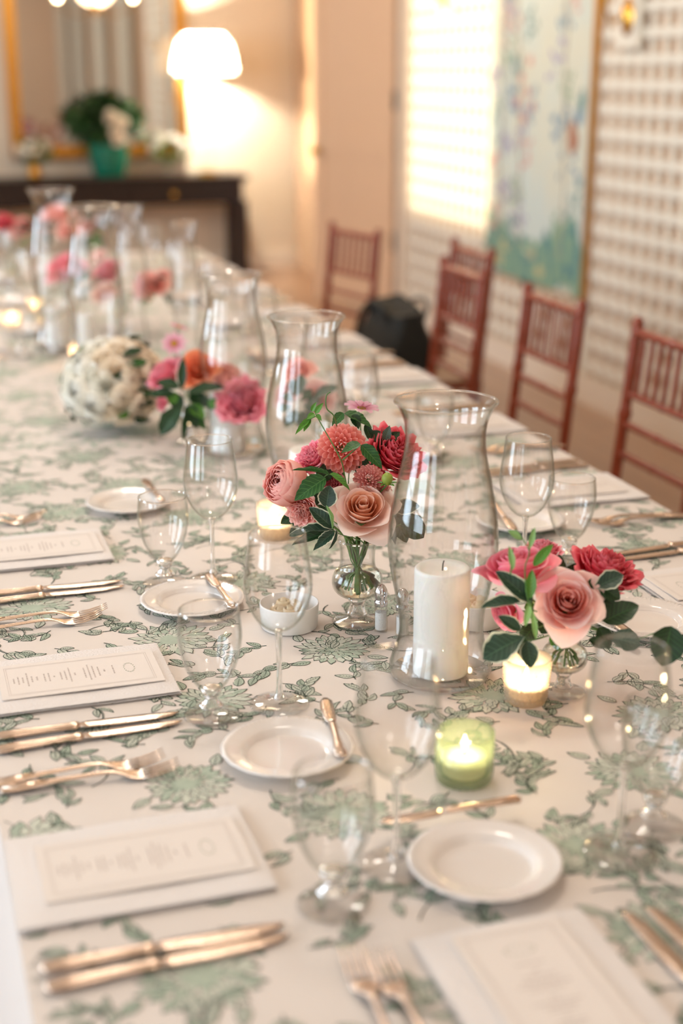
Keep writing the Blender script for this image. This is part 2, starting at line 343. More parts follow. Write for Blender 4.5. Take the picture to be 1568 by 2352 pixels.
# unseen blocker added outside: it keeps the low sun off the nearer windows
mb = MB(); mb.box((WX-2.4, -3.2, 2.2), (.3, 12.6, 4.4)); struct('wall_sun_blocker', mb, M['trim'])
# right wall, doorway 8.78..9.62
D0, D1, DH = 8.78, 9.62, 2.35
mb = MB(); mb.box((XR+.06, (YR+D0)/2, ZC/2), (.12, D0-YR, ZC)); mb.box((XR+.06, (D1+YB)/2, ZC/2), (.12, YB-D1, ZC)); mb.box((XR+.06, (D0+D1)/2, (DH+ZC)/2), (.12, D1-D0, ZC-DH))
mb.box((XR+.9, (D0+D1)/2, ZC/2), (.1, 2.4, ZC))
wall_r = struct('wall_right', mb, M['backing'])
# trellis on the right wall: upright and level slats, each a piece of its own
def slat_mesh(w, h, d=.014):
    mb = MB(); mb.box((0, 0, h/2), (d, w, h)); return mb.mesh('trellis_slat', M['slat'], False)
def trellis(y0, y1, z0, z1):
    me = slat_mesh(.040, z1-z0); n = round((y1-y0)/.111)
    for k in range(n+1): obj('trellis_slat', me, wall_r, (XR-.009, y0+k*(y1-y0)/n, z0))
    mb = MB(); mb.box((0, (y1-y0)/2, 0), (.008, y1-y0, .042)); mh = mb.mesh('trellis_slat', M['slat'], False); k = 0
    while z0+.05+k*.108 < z1: obj('trellis_slat', mh, wall_r, (XR-.0205, y0, z0+.05+k*.108)); k += 1
MY0, MY1, MZ = 6.17, 7.36, .49
trellis(4.78, MY0-.06, .14, 2.45); trellis(MY1+.05, 8.62, .14, 2.45); trellis(MY0, MY1, .14, MZ-.03)
mb = MB(); mb.box((XR-.018, (YR+D0)/2, .065), (.035, D0-YR, .13)); struct('baseboard_right', mb, M['trim'])
mb = MB(); mb.box(((WX+XR)/2, YB-.012, .065), (XR-WX, .024, .13)); struct('baseboard_back', mb, M['trim'])
mb = MB(); mb.box((XR-.02, D0-.05, 1.2), (.05, .09, 2.4)); mb.box((XR-.02, D1+.05, 1.2), (.05, .09, 2.4)); mb.box((XR-.02, (D0+D1)/2, DH+.04), (.05, D1-D0+.2, .09)); struct('trim_1', mb, M['trim'])
mb = MB(); mb.box((XR-.02, 10.38, 1.5), (.04, .06, 2.9)); struct('trim_2', mb, M['trim'])
# open panelled door, hinged at the near jamb
dr = obj('door_1', None, None, (XR-.045, D0+.02, 0), (0, 0, R(20)), kind='structure', label='open beige door with recessed panels and dark hinges')
mb = MB(); mb.box((0, .42, 1.17), (.03, .84, 2.3))
for (a, b) in ((0, .10), (.74, .84)): mb.box((0, (a+b)/2, 1.17), (.045, b-a, 2.3))
for (a, b) in ((.02, .25), (1.0, 1.16), (2.15, 2.32)): mb.box((0, .42, (a+b)/2), (.0448, .84, b-a))
obj('door_leaf', mb.mesh('door_leaf', M['door'], False), dr)
for z in (.48, 1.36, 2.1):
    q = MB(); q.tube([(-.026, -.012, z-.06), (-.026, -.012, z+.06)], .011, 8); obj('hinge', q.mesh('hinge', pmat('hinge_iron%d' % int(z*10), '#3b2a1c', .5, .6)), dr)
q = MB(); q.lathe([(0, 0), (.012, 0), (.012, .03), (.03, .045), (.03, .06), (0, .072)], 16); q.transform(Matrix.Translation((-.02, .78, 1.02)) @ Matrix.Rotation(R(-90), 4, 'Y'))
obj('door_knob', q.mesh('door_knob', M['brass']), dr)
# painted wall panel (chinoiserie) between two trellis fields
def canvas_mat():
    m, nt, b, out = newmat('painted_panel'); N = nt.nodes; L = nt.links
    tc = N.new('ShaderNodeTexCoord'); n = N.new('ShaderNodeTexNoise'); n.inputs['Scale'].default_value = 2.2; n.inputs['Detail'].default_value = 3; L.new(tc.outputs['Object'], n.inputs['Vector'])
    cr = N.new('ShaderNodeValToRGB'); e = cr.color_ramp.elements; e[0].color = lin('#d3d5c6'); e[0].position = .4; e[1].color = lin('#c9d6d2'); e[1].position = .62; L.new(n.outputs[0], cr.inputs[0])
    L.new(cr.outputs[0], b.inputs['Base Color']); b.inputs['Roughness'].default_value = .7; return m
mural = thing('painted_panel', (XR-.012, MY0, MZ), 'tall hand-painted wall panel with blue-green branches, pink blossoms and a green hillock', 'painting')
mb = MB(); mb.box((0, (MY1-MY0)/2, (2.7-MZ)/2), (.02, MY1-MY0, 2.7-MZ)); obj('canvas', mb.mesh('canvas', canvas_mat(), False), mural)
cols = [pmat('paint_'+n, c, .75) for n, c in (('teal', '#5f8c8c'), ('blue', '#6f92ab'), ('violet', '#9c92ba'), ('pink', '#d3988f'), ('brown', '#a59a84'), ('green', '#84a58c'), ('ochre', '#bdb98e'), ('rust', '#a8745c'))]
rng = random.Random(11); mb = MB(); W_ = MY1-MY0
BL = [0]
def blob(y, z, ry, rz, mi, x=-.0115, rot=0, n=10):
    mb.mat = mi; vs = []; BL[0] += 1; x = -.0104-.0000045*BL[0]
    for k in range(n):
        a = TAU*k/n; rr = 1+.25*rng.uniform(-1, 1); yy = ry*rr*math.cos(a); zz = rz*rr*math.sin(a)
        vs.append((x, min(W_, max(0, y+yy*math.cos(rot)-zz*math.sin(rot))), max(.0, z+yy*math.sin(rot)+zz*math.cos(rot))))
    mb.add([(x, y, z)]+vs, [(0, (k+1) % n+1, k+1) for k in range(n)])
for k in range(26): y = W_*k/25; blob(y, .09+.10*math.sin(k*.33)+rng.uniform(-.03, .03), .07, .16, 5 if k % 3 else 0, x=-.0108)
for k in range(14): blob(rng.uniform(.1, W_-.1), rng.uniform(.05, .22), .05, .03, rng.choice((6, 0, 5)), x=-.0112)
for (y, zt) in ((.30, 2.1), (.78, 2.1), (1.02, 1.9)):        # trunks with leaf clusters
    yy = y
    for s in range(34):
        z = .2+s*(zt/34); yy += rng.uniform(-.018, .018); blob(yy, z, .009, .045, 4, x=-.0113)
        if s % 2 == 0:
            cx = yy+rng.uniform(-.16, .16); cz = z+rng.uniform(0, .1); c = rng.choice((0, 0, 1, 1, 2, 3, 5))
            for q in range(8): blob(cx+rng.gauss(0, .045), cz+rng.gauss(0, .05), .026, .012, c, x=-.0117, rot=rng.uniform(0, 3))
for (y, z) in ((.72, .95), (.80, 1.02), (.66, .88), (.75, .82), (.7, 1.1), (.84, .9)): blob(y, z, .03, .025, 3, x=-.0119)
for (y, z, c) in ((.20, .78, 7), (.17, .74, 7), (.13, .86, 1), (.11, .92, 0), (.20, .72, 7)): blob(y, z, .035, .05, c, x=-.0119)
for o_ in (1,): obj('painted_foliage', mb.mesh('painted_foliage', cols, False), mural, kind='stuff')
gp = MB(); gp.box((XR-.02, MY0-.025, (2.75+MZ-.06)/2), (.04, .05, 2.75-MZ+.06)); struct('trim_3', gp, M['gold'])
# wall sconces: oval brass plate on a white block
def sconce(y, z, label):
    t = thing('wall_sconce', (XR-.03, y, z), label, 'sconce')
    q = MB(); q.box((-.004, 0, 0), (.03, .20, .26)); obj('mounting_block', q.mesh('mounting_block', M['slat'], False), t)
    q = MB(); q.lathe([(.05, 0), (.052, .006), (.04, .012), (.034, .02), (0, .03)], 28); q.transform(Matrix.Translation((-.02, 0, 0)) @ Matrix.Diagonal((1, 1, 1.55, 1)) @ Matrix.Rotation(R(-90), 4, 'Y')); obj('back_plate', q.mesh('back_plate', M['brass']), t)
    q = MB(); q.tube([(-.05, 0, .0), (-.10, 0, -.03), (-.13, 0, .02), (-.13, 0, .09)], .007, 8); q.lathe([(.0, .09), (.03, .10), (.034, .115), (0, .118)], 20, (-.13, 0, 0)); obj('arm', q.mesh('arm', M['brass']), t)
    q = MB(); q.lathe([(0, .118), (.011, .118), (.011, .20), (0, .203)], 12, (-.13, 0, 0)); obj('candle_tube', q.mesh('candle_tube', M['wax']), t)
sconce(5.83, 1.77, 'brass oval sconce on a white block set in the trellis right of the painted panel')
sconce(7.99, 1.95, 'brass sconce on the sunlit trellis left of the painted panel')

# ------------------------------------------------------------------ mirror, console and what stands on it
MX0, MX1, MZ0, MZ1 = .97, 2.32, .90, 2.75
mir = thing('mirror', (MX0, YB-.03, MZ0), 'large gilt-framed mirror above the console table', 'mirror')
q = MB(); q.box(((MX1-MX0)/2, 0, (MZ1-MZ0)/2), (MX1-MX0-.1, .01, MZ1-MZ0-.1)); obj('mirror_glass', q.mesh('mirror_glass', M['mirror'], False), mir)
for nm, c, d in (('frame_rail', ((MX1-MX0)/2, -.01, .045), (MX1-MX0, .06, .09)), ('frame_rail', ((MX1-MX0)/2, -.01, MZ1-MZ0-.04), (MX1-MX0, .06, .08)), ('frame_stile', (.04, -.01, (MZ1-MZ0)/2), (.085, .058, MZ1-MZ0)), ('frame_stile', (MX1-MX0-.04, -.01, (MZ1-MZ0)/2), (.085, .058, MZ1-MZ0))):
    q = MB(); q.box(c, d); q.box((c[0], -.045, c[2]), (d[0]-.03 if d[0] > .2 else .03, .02, d[2]-.03 if d[2] > .2 else .03)); obj(nm, q.mesh(nm, M['gold'], False), mir)
CX1, CX0, CY = 2.68, -.45, 10.80
con = thing('console_table', (CX0, CY, 0), 'long dark wooden console table under the gilt mirror', 'table'); CW = CX1-CX0
q = MB(); q.box((CW/2, .22, .755), (CW, .46, .035)); q.box((CW/2, .22, .732), (CW-.04, .43, .012)); obj('table_top', q.mesh('table_top', M['dark_wood'], False), con)
q = MB(); q.box((CW/2, .22, .645), (CW-.08, .40, .16)); obj('apron', q.mesh('apron', M['dark_wood'], False), con)
for k in range(3):
    x = .55+k*1.0; q = MB(); q.box((x, .012, .645), (.8, .02, .12)); dw = obj('drawer', q.mesh('drawer', M['dark_wood'], False), con)
    q = MB(); q.lathe([(0, 0), (.01, 0), (.012, .012), (.024, .022), (.018, .034), (0, .038)], 16); q.transform(Matrix.Translation((x+.0, .002, .645)) @ Matrix.Rotation(R(90), 4, 'X')); obj('knob', q.mesh('knob', M['brass']), dw)
for x in (.04, CW-.045):
    for y in (.04, .40):
        q = MB(); q.box((x, y, .29), (.075, .075, .58)); q.box((x, y, .05), (.09, .09, .1)); obj('leg', q.mesh('leg', M['dark_wood'], False), con)
CT = .7735
# table lamp
lp = thing('table_lamp', (2.40, CY+.16, CT), 'lit table lamp with white shade at the right end of the console', 'lamp')
q = MB(); q.lathe([(0, 0), (.075, 0), (.075, .02), (.03, .03), (.0, .032)], 28); obj('base', q.mesh('base', M['brass']), lp)
q = MB(); q.lathe(smooth_prof([(.02, .03), (.04, .10), (.022, .3), (.018, .5), (.02, .62), (.010, .68)]), 28); obj('column', q.mesh('column', M['glass']), lp)
q = MB(); q.lathe([(.24, .74), (.236, .83), (.20, .95), (.14, 1.02)], 40, cap=False); obj('lamp_shade', q.mesh('lamp_shade', M['shade']), lp)
q = MB(); q.lathe([(0, .82), (.02, .83), (.03, .87), (.02, .91), (0, .92)], 16); q.tube([(0, 0, .66), (0, 0, .83)], .006, 8); obj('bulb', q.mesh('bulb', M['bulb']), lp)
light('table_lamp_light', 'POINT', (2.40, CY+.16, CT+.87), 240, (1, .92, .75), shadow_soft_size=.04)
# ceiling lamps (glass drum with bulb)
cl0 = None
for (x, y) in CEIL:
    if cl0: copy_thing(cl0, (x, y, ZC)); continue
    cl0 = thing('ceiling_lamp', (x, y, ZC), 'unseen brass pendant lamp on the ceiling above the table line', 'lamp', group='ceiling pendants')
    q = MB(); q.lathe([(0, 0), (.07, 0), (.06, -.02), (.01, -.03), (.01, -.2), (0, -.2)], 20); obj('stem', q.mesh('stem', M['brass']), cl0)
    q = MB(); q.lathe([(.16, -.36), (.18, -.20), (.178, -.20), (.158, -.36)], 32, closed=True); obj('glass_drum', q.mesh('glass_drum', M['glass']), cl0)
# chandelier whose bulbs the mirror shows
ch = thing('chandelier', (2.25, 7.2, 2.2), 'brass chandelier with four bare bulbs seen in the mirror', 'chandelier')
q = MB(); q.tube([(0, 0, .8), (0, 0, -.1)], .012, 8); q.lathe([(0, -.15), (.05, -.1), (.03, -.03), (0, 0)], 16)
for k in range(4):
    a = R(15)+PI/2*k; q.tube([(0, 0, -.08), (.2*math.cos(a), .2*math.sin(a), -.14), (.36*math.cos(a), .36*math.sin(a), -.06), (.38*math.cos(a), .38*math.sin(a), 0)], .008, 8)
obj('frame', q.mesh('frame', M['brass']), ch)
for k in range(4):
    a = R(15)+PI/2*k; q = MB(); q.lathe([(0, 0), (.018, .01), (.028, .045), (.014, .08), (0, .095)], 14, (.38*math.cos(a), .38*math.sin(a), 0)); obj('bulb', q.mesh('bulb', M['bulb']), ch)
light('chandelier_light', 'POINT', (2.25, 7.2, 2.35), 14, (1, .72, .45), shadow_soft_size=.2)
# curtains on the right wall nearer than the frame edge (the mirror shows them)
for i, (y0, y1) in enumerate(((3.3, 4.2), (1.2, 2.1), (-1.0, -.1), (-2.9, -2.0))):
    q = MB(); q.grid(lambda u, v, y0=y0, y1=y1: (XR-.12-.035*math.sin(u*24)*(1-.3*v), (y0+y1)/2+u*(y1-y0)/2, .03+v*2.75), 60, 4)
    obj('curtain', q.mesh('curtain', M['curtain']), None, label='pale full-length curtain hanging in folds on the right-hand wall, reflected in the mirror', cat='curtain', group='curtains reflected in the mirror')

# ------------------------------------------------------------------ dining table and printed cloth
TX0, TX1, TY0, TY1 = .062, 1.372, .74, 6.50
tb = thing('dining_table', ((TX0+TX1)/2, (TY0+TY1)/2, 0), 'long banquet table hidden under the green printed tablecloth', 'table')
q = MB(); q.box((0, 0, TZ-.022), (TX1-TX0-.02, TY1-TY0-.02, .035)); obj('table_top', q.mesh('table_top', M['dark_wood'], False), tb)
for k in range(4):
    for sx in (-1, 1):
        q = MB(); q.box((sx*.5, -2.6+k*1.73, .36), (.05, .05, .72)); obj('leg', q.mesh('leg', M['dark_wood'], False), tb)
M['cloth'] = pmat('cloth_ground', '#e4dbd4', .88, noise_amt=.02, nscale=2, bump=.05, bscale=9)
def cloth_bump(m):
    nt = m.node_tree; b = nt.nodes['Principled BSDF']; N = nt.nodes; L = nt.links
    tc = N.new('ShaderNodeTexCoord'); a = N.new('ShaderNodeTexNoise'); a.inputs['Scale'].default_value = 5; a.inputs['Detail'].default_value = 2; L.new(tc.outputs['Object'], a.inputs['Vector'])
    wv = N.new('ShaderNodeTexNoise'); wv.inputs['Scale'].default_value = 900; L.new(tc.outputs['Object'], wv.inputs['Vector'])
    b1 = N.new('ShaderNodeBump'); b1.inputs['Strength'].default_value = .6; b1.inputs['Distance'].default_value = .012; L.new(a.outputs[0], b1.inputs['Height'])
    b2 = N.new('ShaderNodeBump'); b2.inputs['Strength'].default_value = .15; b2.inputs['Distance'].default_value = .001; L.new(wv.outputs[0], b2.inputs['Height']); L.new(b1.outputs[0], b2.inputs['Normal']); L.new(b2.outputs[0], b.inputs['Normal'])
cloth_bump(M['cloth'])
q = MB(); q.add([(TX0, TY0, TZ), (TX1, TY0, TZ), (TX1, TY1, TZ), (TX0, TY1, TZ)], [(0, 1, 2, 3)])
def drop(p0, p1, nx, ny):
    L_ = math.hypot(p1[0]-p0[0], p1[1]-p0[1]); n = int(L_/.025)
    def fn(u, v):
        t = (u+1)/2; h = 1-v; x = p0[0]+(p1[0]-p0[0])*t; y = p0[1]+(p1[1]-p0[1])*t
        k = .004*min(1, h*20)+h*.012*(1+math.sin(t*L_*18+math.sin(t*L_*5)*2))*.5+h*.01
        return (x+nx*k, y+ny*k, TZ-h*.62)
    q.grid(fn, n, 10)
drop((TX0, TY1), (TX0, TY0), -1, 0); drop((TX1, TY0), (TX1, TY1), 1, 0); drop((TX0, TY0), (TX1, TY0), 0, -1); drop((TX1, TY1), (TX0, TY1), 0, 1)
cloth = obj('tablecloth', q.mesh('tablecloth', M['cloth']), None, label='cream tablecloth block-printed with sage green chrysanthemums and leaves on the long table', cat='tablecloth')
# the print: chrysanthemums, leaf sprays and tendrils, laid as thin ink shapes on the cloth
M['print_fill'] = pmat('print_sage', '#cdd1c3', .9, noise_amt=.15, nscale=60)
M['print_fill2'] = pmat('print_sage_dark', '#b2bfae', .9, noise_amt=.2, nscale=60)
M['print_line'] = pmat('print_line', '#2f4438', .9, noise_amt=.3, nscale=40)
pr = MB(); prng = random.Random(5); LAY = [0.0]
def inside(x, y): return TX0+.004 < x < TX1-.004 and TY0+.004 < y < TY1-.004
def poly(pts, mi, z):
    if not all(inside(*p_) for p_ in pts): return
    pr.mat = mi; pr.add([(x, y, z+LAY[0]) for x, y in pts], [tuple(range(len(pts)))])
def stroke(pts, w0, w1=None, z=TZ+.00033):
    z += LAY[0]
    if not all(inside(*p_) for p_ in pts): return
    w1 = w0 if w1 is None else w1; n = len(pts); vs = []
    for i, (x, y) in enumerate(pts):
        a = pts[min(i+1, n-1)]; b = pts[max(0, i-1)]; dx, dy = a[0]-b[0], a[1]-b[1]; l = math.hypot(dx, dy) or 1
        t = i/(n-1); ww = (w0+(w1-w0)*t)/2; vs += [(x-dy/l*ww, y+dx/l*ww, z), (x+dy/l*ww, y-dx/l*ww, z)]
    pr.mat = 2; pr.add(vs, [(2*i, 2*i+1, 2*i+3, 2*i+2) for i in range(n-1)])
def leaf2(x, y, a, L, W, det=2, curve=0):
    def pt(t, s): # along, side
        ww = W*math.sin(PI*t**.8)**.9*(1-.15*t); ca, sa = math.cos(a+curve*t), math.sin(a+curve*t)
        return (x+L*t*ca-s*ww*sa, y+L*t*sa+s*ww*ca)
    T = [i/7 for i in range(8)]
    fm = prng.choice((0, 0, 1)); LAY[0] = (LAY[0]+.0000371) % .0006
    poly([pt(t, .88) for t in T]+[pt(t, -.88) for t in reversed(T[1:-1])], fm, TZ+.0003)
    if det == 0: return
    lw = .0011
    for sgn in (1, -1):
        st = [pt(t, sgn) for t in T]
        if prng.random() < .8: stroke(st, lw*.8, lw*1.3)
        else: stroke(st[:4], lw, lw*.5); stroke(st[4:], lw*.6, lw*1.4)
    stroke([pt(t, .05) for t in T[:-1]], lw*1.1, lw*.5)
    if det > 1:
        for t in (.2, .35, .5, .65):
            for sgn in (1, -1): stroke([pt(t, sgn*.08), pt(t+.12, sgn*.65)], lw*.7, lw*.4)
def mum(x, y, r, det=2):
    sp = prng.uniform(0, 6); poly([(x+r*.3*math.cos(k), y+r*.3*math.sin(k)) for k in [TAU*i/10 for i in range(10)]], 1, TZ+.0002)
    for (r0, r1, n, w) in ((.60, 1.0, 22, .12), (.38, .78, 18, .11), (.18, .5, 13, .09), (.04, .24, 7, .07)):
        for k in range(n):
            a = sp+TAU*(k+prng.uniform(-.2, .2))/n; rr1 = r1*prng.uniform(.88, 1.08); ca, sa = math.cos(a), math.sin(a)
            def pt(t, s): R_ = r*(r0+(rr1-r0)*t); ww = r*w*(math.sin(PI*min(1, .12+t*.95))**.7 if t < 1 else 0)*s; return (x+R_*ca-ww*sa, y+R_*sa+ww*ca)
            LAY[0] = .000019*k+.00012*(1-r0)
            poly([pt(0, .5), pt(.4, .9), pt(.8, .75), pt(1, 0), pt(.8, -.75), pt(.4, -.9), pt(0, -.5)], 1 if prng.random() < .4 else 0, TZ+.0003)
            if det:
                stroke([pt(.25, 1), pt(.6, 1), pt(.85, .7), pt(1, 0)], .0006, .0018); stroke([pt(.45, -1), pt(.8, -.8), pt(1, 0)], .0005, .0014)
                if det > 1 and prng.random() < .7: stroke([pt(.1, 0), pt(.6, .1)], .0009, .0004)
        sp += .3
    for k in range(4):
        a = TAU*(k+.3)/4+prng.uniform(-.4, .4); leaf2(x+r*1.02*math.cos(a), y+r*1.02*math.sin(a), a+prng.uniform(-.8, .8), .03, .008, det)
def spray(x, y, a, L, det):
    n = 9; pts = []; k = prng.choice((-1, 1))*prng.uniform(1.0, 2.6); aa = a; cx, cy_ = x, y
    for i in range(n):
        pts.append((cx, cy_)); cx += L/n*math.cos(aa); cy_ += L/n*math.sin(aa); aa += k/n
    stroke(pts, .0018, .0008)
    if det > 1: stroke([(p_[0]+.0018, p_[1]+.001) for p_ in pts[1:-1]], .0007)
    for i in range(1, n):
        if i % 2 and prng.random() < .9:
            d = math.atan2(pts[i][1]-pts[i-1][1], pts[i][0]-pts[i-1][0])
            for sgn in (1, -1):
                if prng.random() < .75: leaf2(*pts[i], d+sgn*prng.uniform(.6, 1.1), prng.uniform(.018, .031), prng.uniform(.0045, .0072), det, curve=-sgn*prng.uniform(0, .8))
    leaf2(*pts[-1], aa, .027, .0065, det)
flowers = [(.563, 1.816), (.349, 1.922), (.718, 1.598), (.902, 1.484), (.69, 1.965), (.281, 1.483), (.217, 1.116), (.364, 2.991), (.216, 2.794), (.50, 2.50), (.36, 1.70), (1.05, 1.35), (.30, 2.34), (.66, 1.05), (.93, 1.80)]
sprs = []
for i in range(-40, 60):
    for j in range(-40, 60):
        x = .563-.2*i+.155*j*1.0; y = 1.816+.16*i+.145*j
        x += prng.uniform(-.02, .02); y += prng.uniform(-.02, .02)
        if TX0-.05 < x < TX1+.05 and TY0 < y < TY1 and min(math.hypot(x-a, y-b) for a, b in flowers) > .155: flowers.append((x, y))
for (x, y) in flowers: mum(x, y, .058*prng.uniform(.9, 1.08), 2 if y < 2.4 else (1 if y < 3.4 else 0))
tries = 0
while tries < 15000:
    tries += 1; x = prng.uniform(TX0, TX1); y = prng.uniform(TY0, TY1)
    if min(math.hypot(x-a, y-b) for a, b in flowers) < .073: continue
    if sprs and min(math.hypot(x-a, y-b) for a, b in sprs) < .052: continue
    sprs.append((x, y)); spray(x, y, prng.uniform(0, TAU), prng.uniform(.06, .10), 2 if y < 2.4 else (1 if y < 3.0 else 0))
obj('printed_pattern', pr.mesh('printed_pattern', [M['print_fill'], M['print_fill2'], M['print_line']], False), cloth, kind='stuff', label='sage green chrysanthemum and leaf print')

# ------------------------------------------------------------------ tableware meshes
def shell(outer, wall, n=56):
    """closed thin shell: outer profile bottom->top, then back down the inside"""
    inner = []
    for i, (r, z) in enumerate(outer):
        a = outer[max(0, i-1)]; b = outer[min(len(outer)-1, i+1)]; dx, dz = b[0]-a[0], b[1]-a[1]; l = math.hypot(dx, dz) or 1
        inner.append((max(.0002, r-dz/l*wall), z+dx/l*wall))
    mb = MB(); mb.lathe(list(outer)+list(reversed(inner)), n, closed=True); return mb
def ring(r, z, t, n=56):
    mb = MB(); mb.lathe([(r+t*math.cos(a), z+t*math.sin(a)) for a in [TAU*k/6 for k in range(6)]], n, closed=True); return mb
def wine_glass_proto():
    t = thing('wine_glass', (0, 0, -5), '', 'glass')
    bowl = smooth_prof([(.004, .104), (.016, .108), (.030, .122), (.041, .146), (.0445, .168), (.042, .195), (.0385, .22), (.0365, .236)], 5)
    obj('bowl', shell(bowl, .0011).mesh('bowl', M['glass'], 'all'), t)
    obj('rim', ring(.0362, .236, .0009).mesh('rim', M['solid']), t)
    mb = MB(); mb.lathe(smooth_prof([(.0001, .106), (.006, .1045), (.0042, .095), (.0034, .07), (.0034, .04), (.0045, .02), (.008, .009)], 4)+[(.0001, .007)], 24)
    obj('stem', mb.mesh('stem', M['solid'], 'all'), t)
    mb = MB(); mb.lathe([(.0001, .0085), (.009, .0075), (.014, .005), (.03, .0026), (.0390, .0016), (.0396, .0008), (.038, 0), (.0001, 0)], 40)
    obj('foot', mb.mesh('foot', M['foot'], 'all'), t); return t
def goblet_proto():
    t = thing('water_goblet', (0, 0, -5), '', 'glass')
    bowl = smooth_prof([(.004, .036), (.014, .040), (.026, .055), (.036, .080), (.0412, .108), (.0405, .130), (.0385, .147)], 5)
    obj('bowl', shell(bowl, .0017).mesh('bowl', M['glass'], 'all'), t)
    obj('rim', ring(.038, .147, .0012).mesh('rim', M['solid']), t)
    mb = MB(); mb.lathe(smooth_prof([(.0001, .041), (.013, .040), (.012, .031), (.009, .026), (.0115, .020), (.016, .0155), (.011, .012)], 4)+[(.0001, .0105)], 24)
    obj('stem', mb.mesh('stem', M['solid'], 'all'), t)
    mb = MB(); mb.lathe([(.0001, .0125), (.012, .0115), (.017, .0078), (.030, .0045), (.0355, .0022), (.0365, .001), (.035, 0), (.0001, 0)], 40)
    obj('foot', mb.mesh('foot', M['foot'], 'all'), t); return t
def bread_plate_proto():
    t = thing('bread_plate', (0, 0, -5), '', 'plate')
    prof = smooth_prof([(.001, .0022), (.044, .0022), (.050, .0045), (.055, .0095), (.062, .0118), (.079, .0145)], 4)
    inner = [(r*1.0, z+.003) for r, z in reversed(prof)]
    mb = MB(); mb.lathe(prof+[(.0805, .0158)]+inner, 96, lobes=20, amp=.012); obj('plate_body', mb.mesh('plate_body', M['china'], 'all'), t)
    mb = MB(); mb.lathe([(.030, 0), (.030, .003), (.034, .003), (.034, 0)], 40, closed=True); obj('foot_ring', mb.mesh('foot_ring', M['china']), t)
    mb = MB()
    for k in range(72):
        a = TAU*k/72; mb.add([(r*math.cos(a+d), r*math.sin(a+d), z) for r, z, d in ((.072, .0163, -.006), (.0785, .0178, -.012), (.0785, .0178, .012), (.072, .0163, .006))]+[(.0755*math.cos(a), .0755*math.sin(a), .0186)], [(0, 1, 4), (1, 2, 4), (2, 3, 4), (3, 0, 4)])
    obj('fluted_border', mb.mesh('fluted_border', M['china'], 'all'), t, kind='stuff'); return t
def fork_proto():
    t = thing('fork', (0, 0, -5), '', 'fork')
    st = [(-.1, 0, .004, .006, .0016), (-.095, 0, .0042, .0105, .0022), (-.07, 0, .0052, .0092, .0022), (-.03, 0, .0078, .0048, .0021), (.02, 0, .0102, .0034, .0022), (.038, 0, .0085, .006, .0017), (.05, 0, .0045, .0122, .0013), (.06, 0, .003, .0135, .0012), (.066, 0, .003, .0132, .0011)]
    mb = MB(); mb.strip(smooth_prof(st, 3), 10); mb.strip([(-.097, 0, .0062, .003, .0012), (-.07, 0, .0072, .0065, .0009), (-.045, 0, .0085, .002, .0012)], 8); obj('handle', mb.mesh('handle', M['silver'], 'all'), t)
    mt = MB(); mt.strip([(.063, 0, .003, .0021, .0011), (.08, 0, .0045, .0017, .0011), (.096, 0, .0085, .0014, .0010), (.108, 0, .0135, .0006, .0006)], 6); me = mt.mesh('tine', M['silver'], 'all')
    for k in range(4): obj('tine', me, t, (0, (k-1.5)*.0072, 0))
    return t
def knife_proto():
    t = thing('table_knife', (0, 0, -5), '', 'knife')
    mb = MB(); mb.strip([(-.118, 0, .0045, .004, .003), (-.114, 0, .0045, .0092, .0044), (-.09, 0, .005, .0088, .0046), (-.05, 0, .005, .0062, .0044), (-.022, 0, .005, .0068, .0046), (-.016, 0, .005, .0088, .0052), (-.011, 0, .005, .006, .0044)], 10); obj('handle', mb.mesh('handle', M['silver'], 'all'), t)
    mb = MB(); mb.strip([(-.013, 0, .005, .0055, .003), (0, .001, .0045, .0095, .0016), (.04, .001, .0035, .0108, .0013), (.085, .0015, .0028, .0098, .0011), (.108, .003, .0025, .0062, .001), (.118, .006, .0024, .001, .0006)], 8); obj('blade', mb.mesh('blade', M['silver'], 'all'), t)
    return t
def butter_knife_proto():
    t = thing('butter_knife', (0, 0, -5), '', 'knife')
    mb = MB(); mb.strip([(-.085, 0, .004, .003, .002), (-.081, 0, .004, .0078, .0036), (-.06, 0, .0045, .007, .0036), (-.03, 0, .0045, .0046, .0034), (.0, 0, .0045, .0052, .0034), (.008, 0, .0045, .0042, .003)], 10); obj('handle', mb.mesh('handle', M['silver'], 'all'), t)
    mb = MB(); mb.strip([(.006, 0, .0045, .0042, .002), (.018, .001, .004, .0085, .0012), (.05, .001, .0035, .0095, .0011), (.072, 0, .0032, .0085, .001), (.082, 0, .003, .003, .0006)], 8); obj('blade', mb.mesh('blade', M['silver'], 'all'), t)
    return t
def napkin_proto():
    t = thing('napkin', (0, 0, -5), '', 'napkin')
    mb = MB(); rr = random.Random(3)
    for k, (sx, sy, dz) in enumerate(((.262, .180, 0), (.262, .177, .0016), (.258, .178, .0032))):
        def fn(u, v, k=k, sx=sx, sy=sy, dz=dz):
            x = u*sx/2; y = (v-.5)*sy; e = max(abs(u), abs(2*v-1)); return (x, y, dz+.0028-.0014*(e > .97)+.0012*math.sin(x*30+k*2)*math.sin(y*22+k)+.0012)
        mb.grid(fn, 18, 12)
    mb.box((0, 0, .0022), (.25, .168, .0032)); obj('folded_linen', mb.mesh('folded_linen', M['linen'], 'all'), t); return t
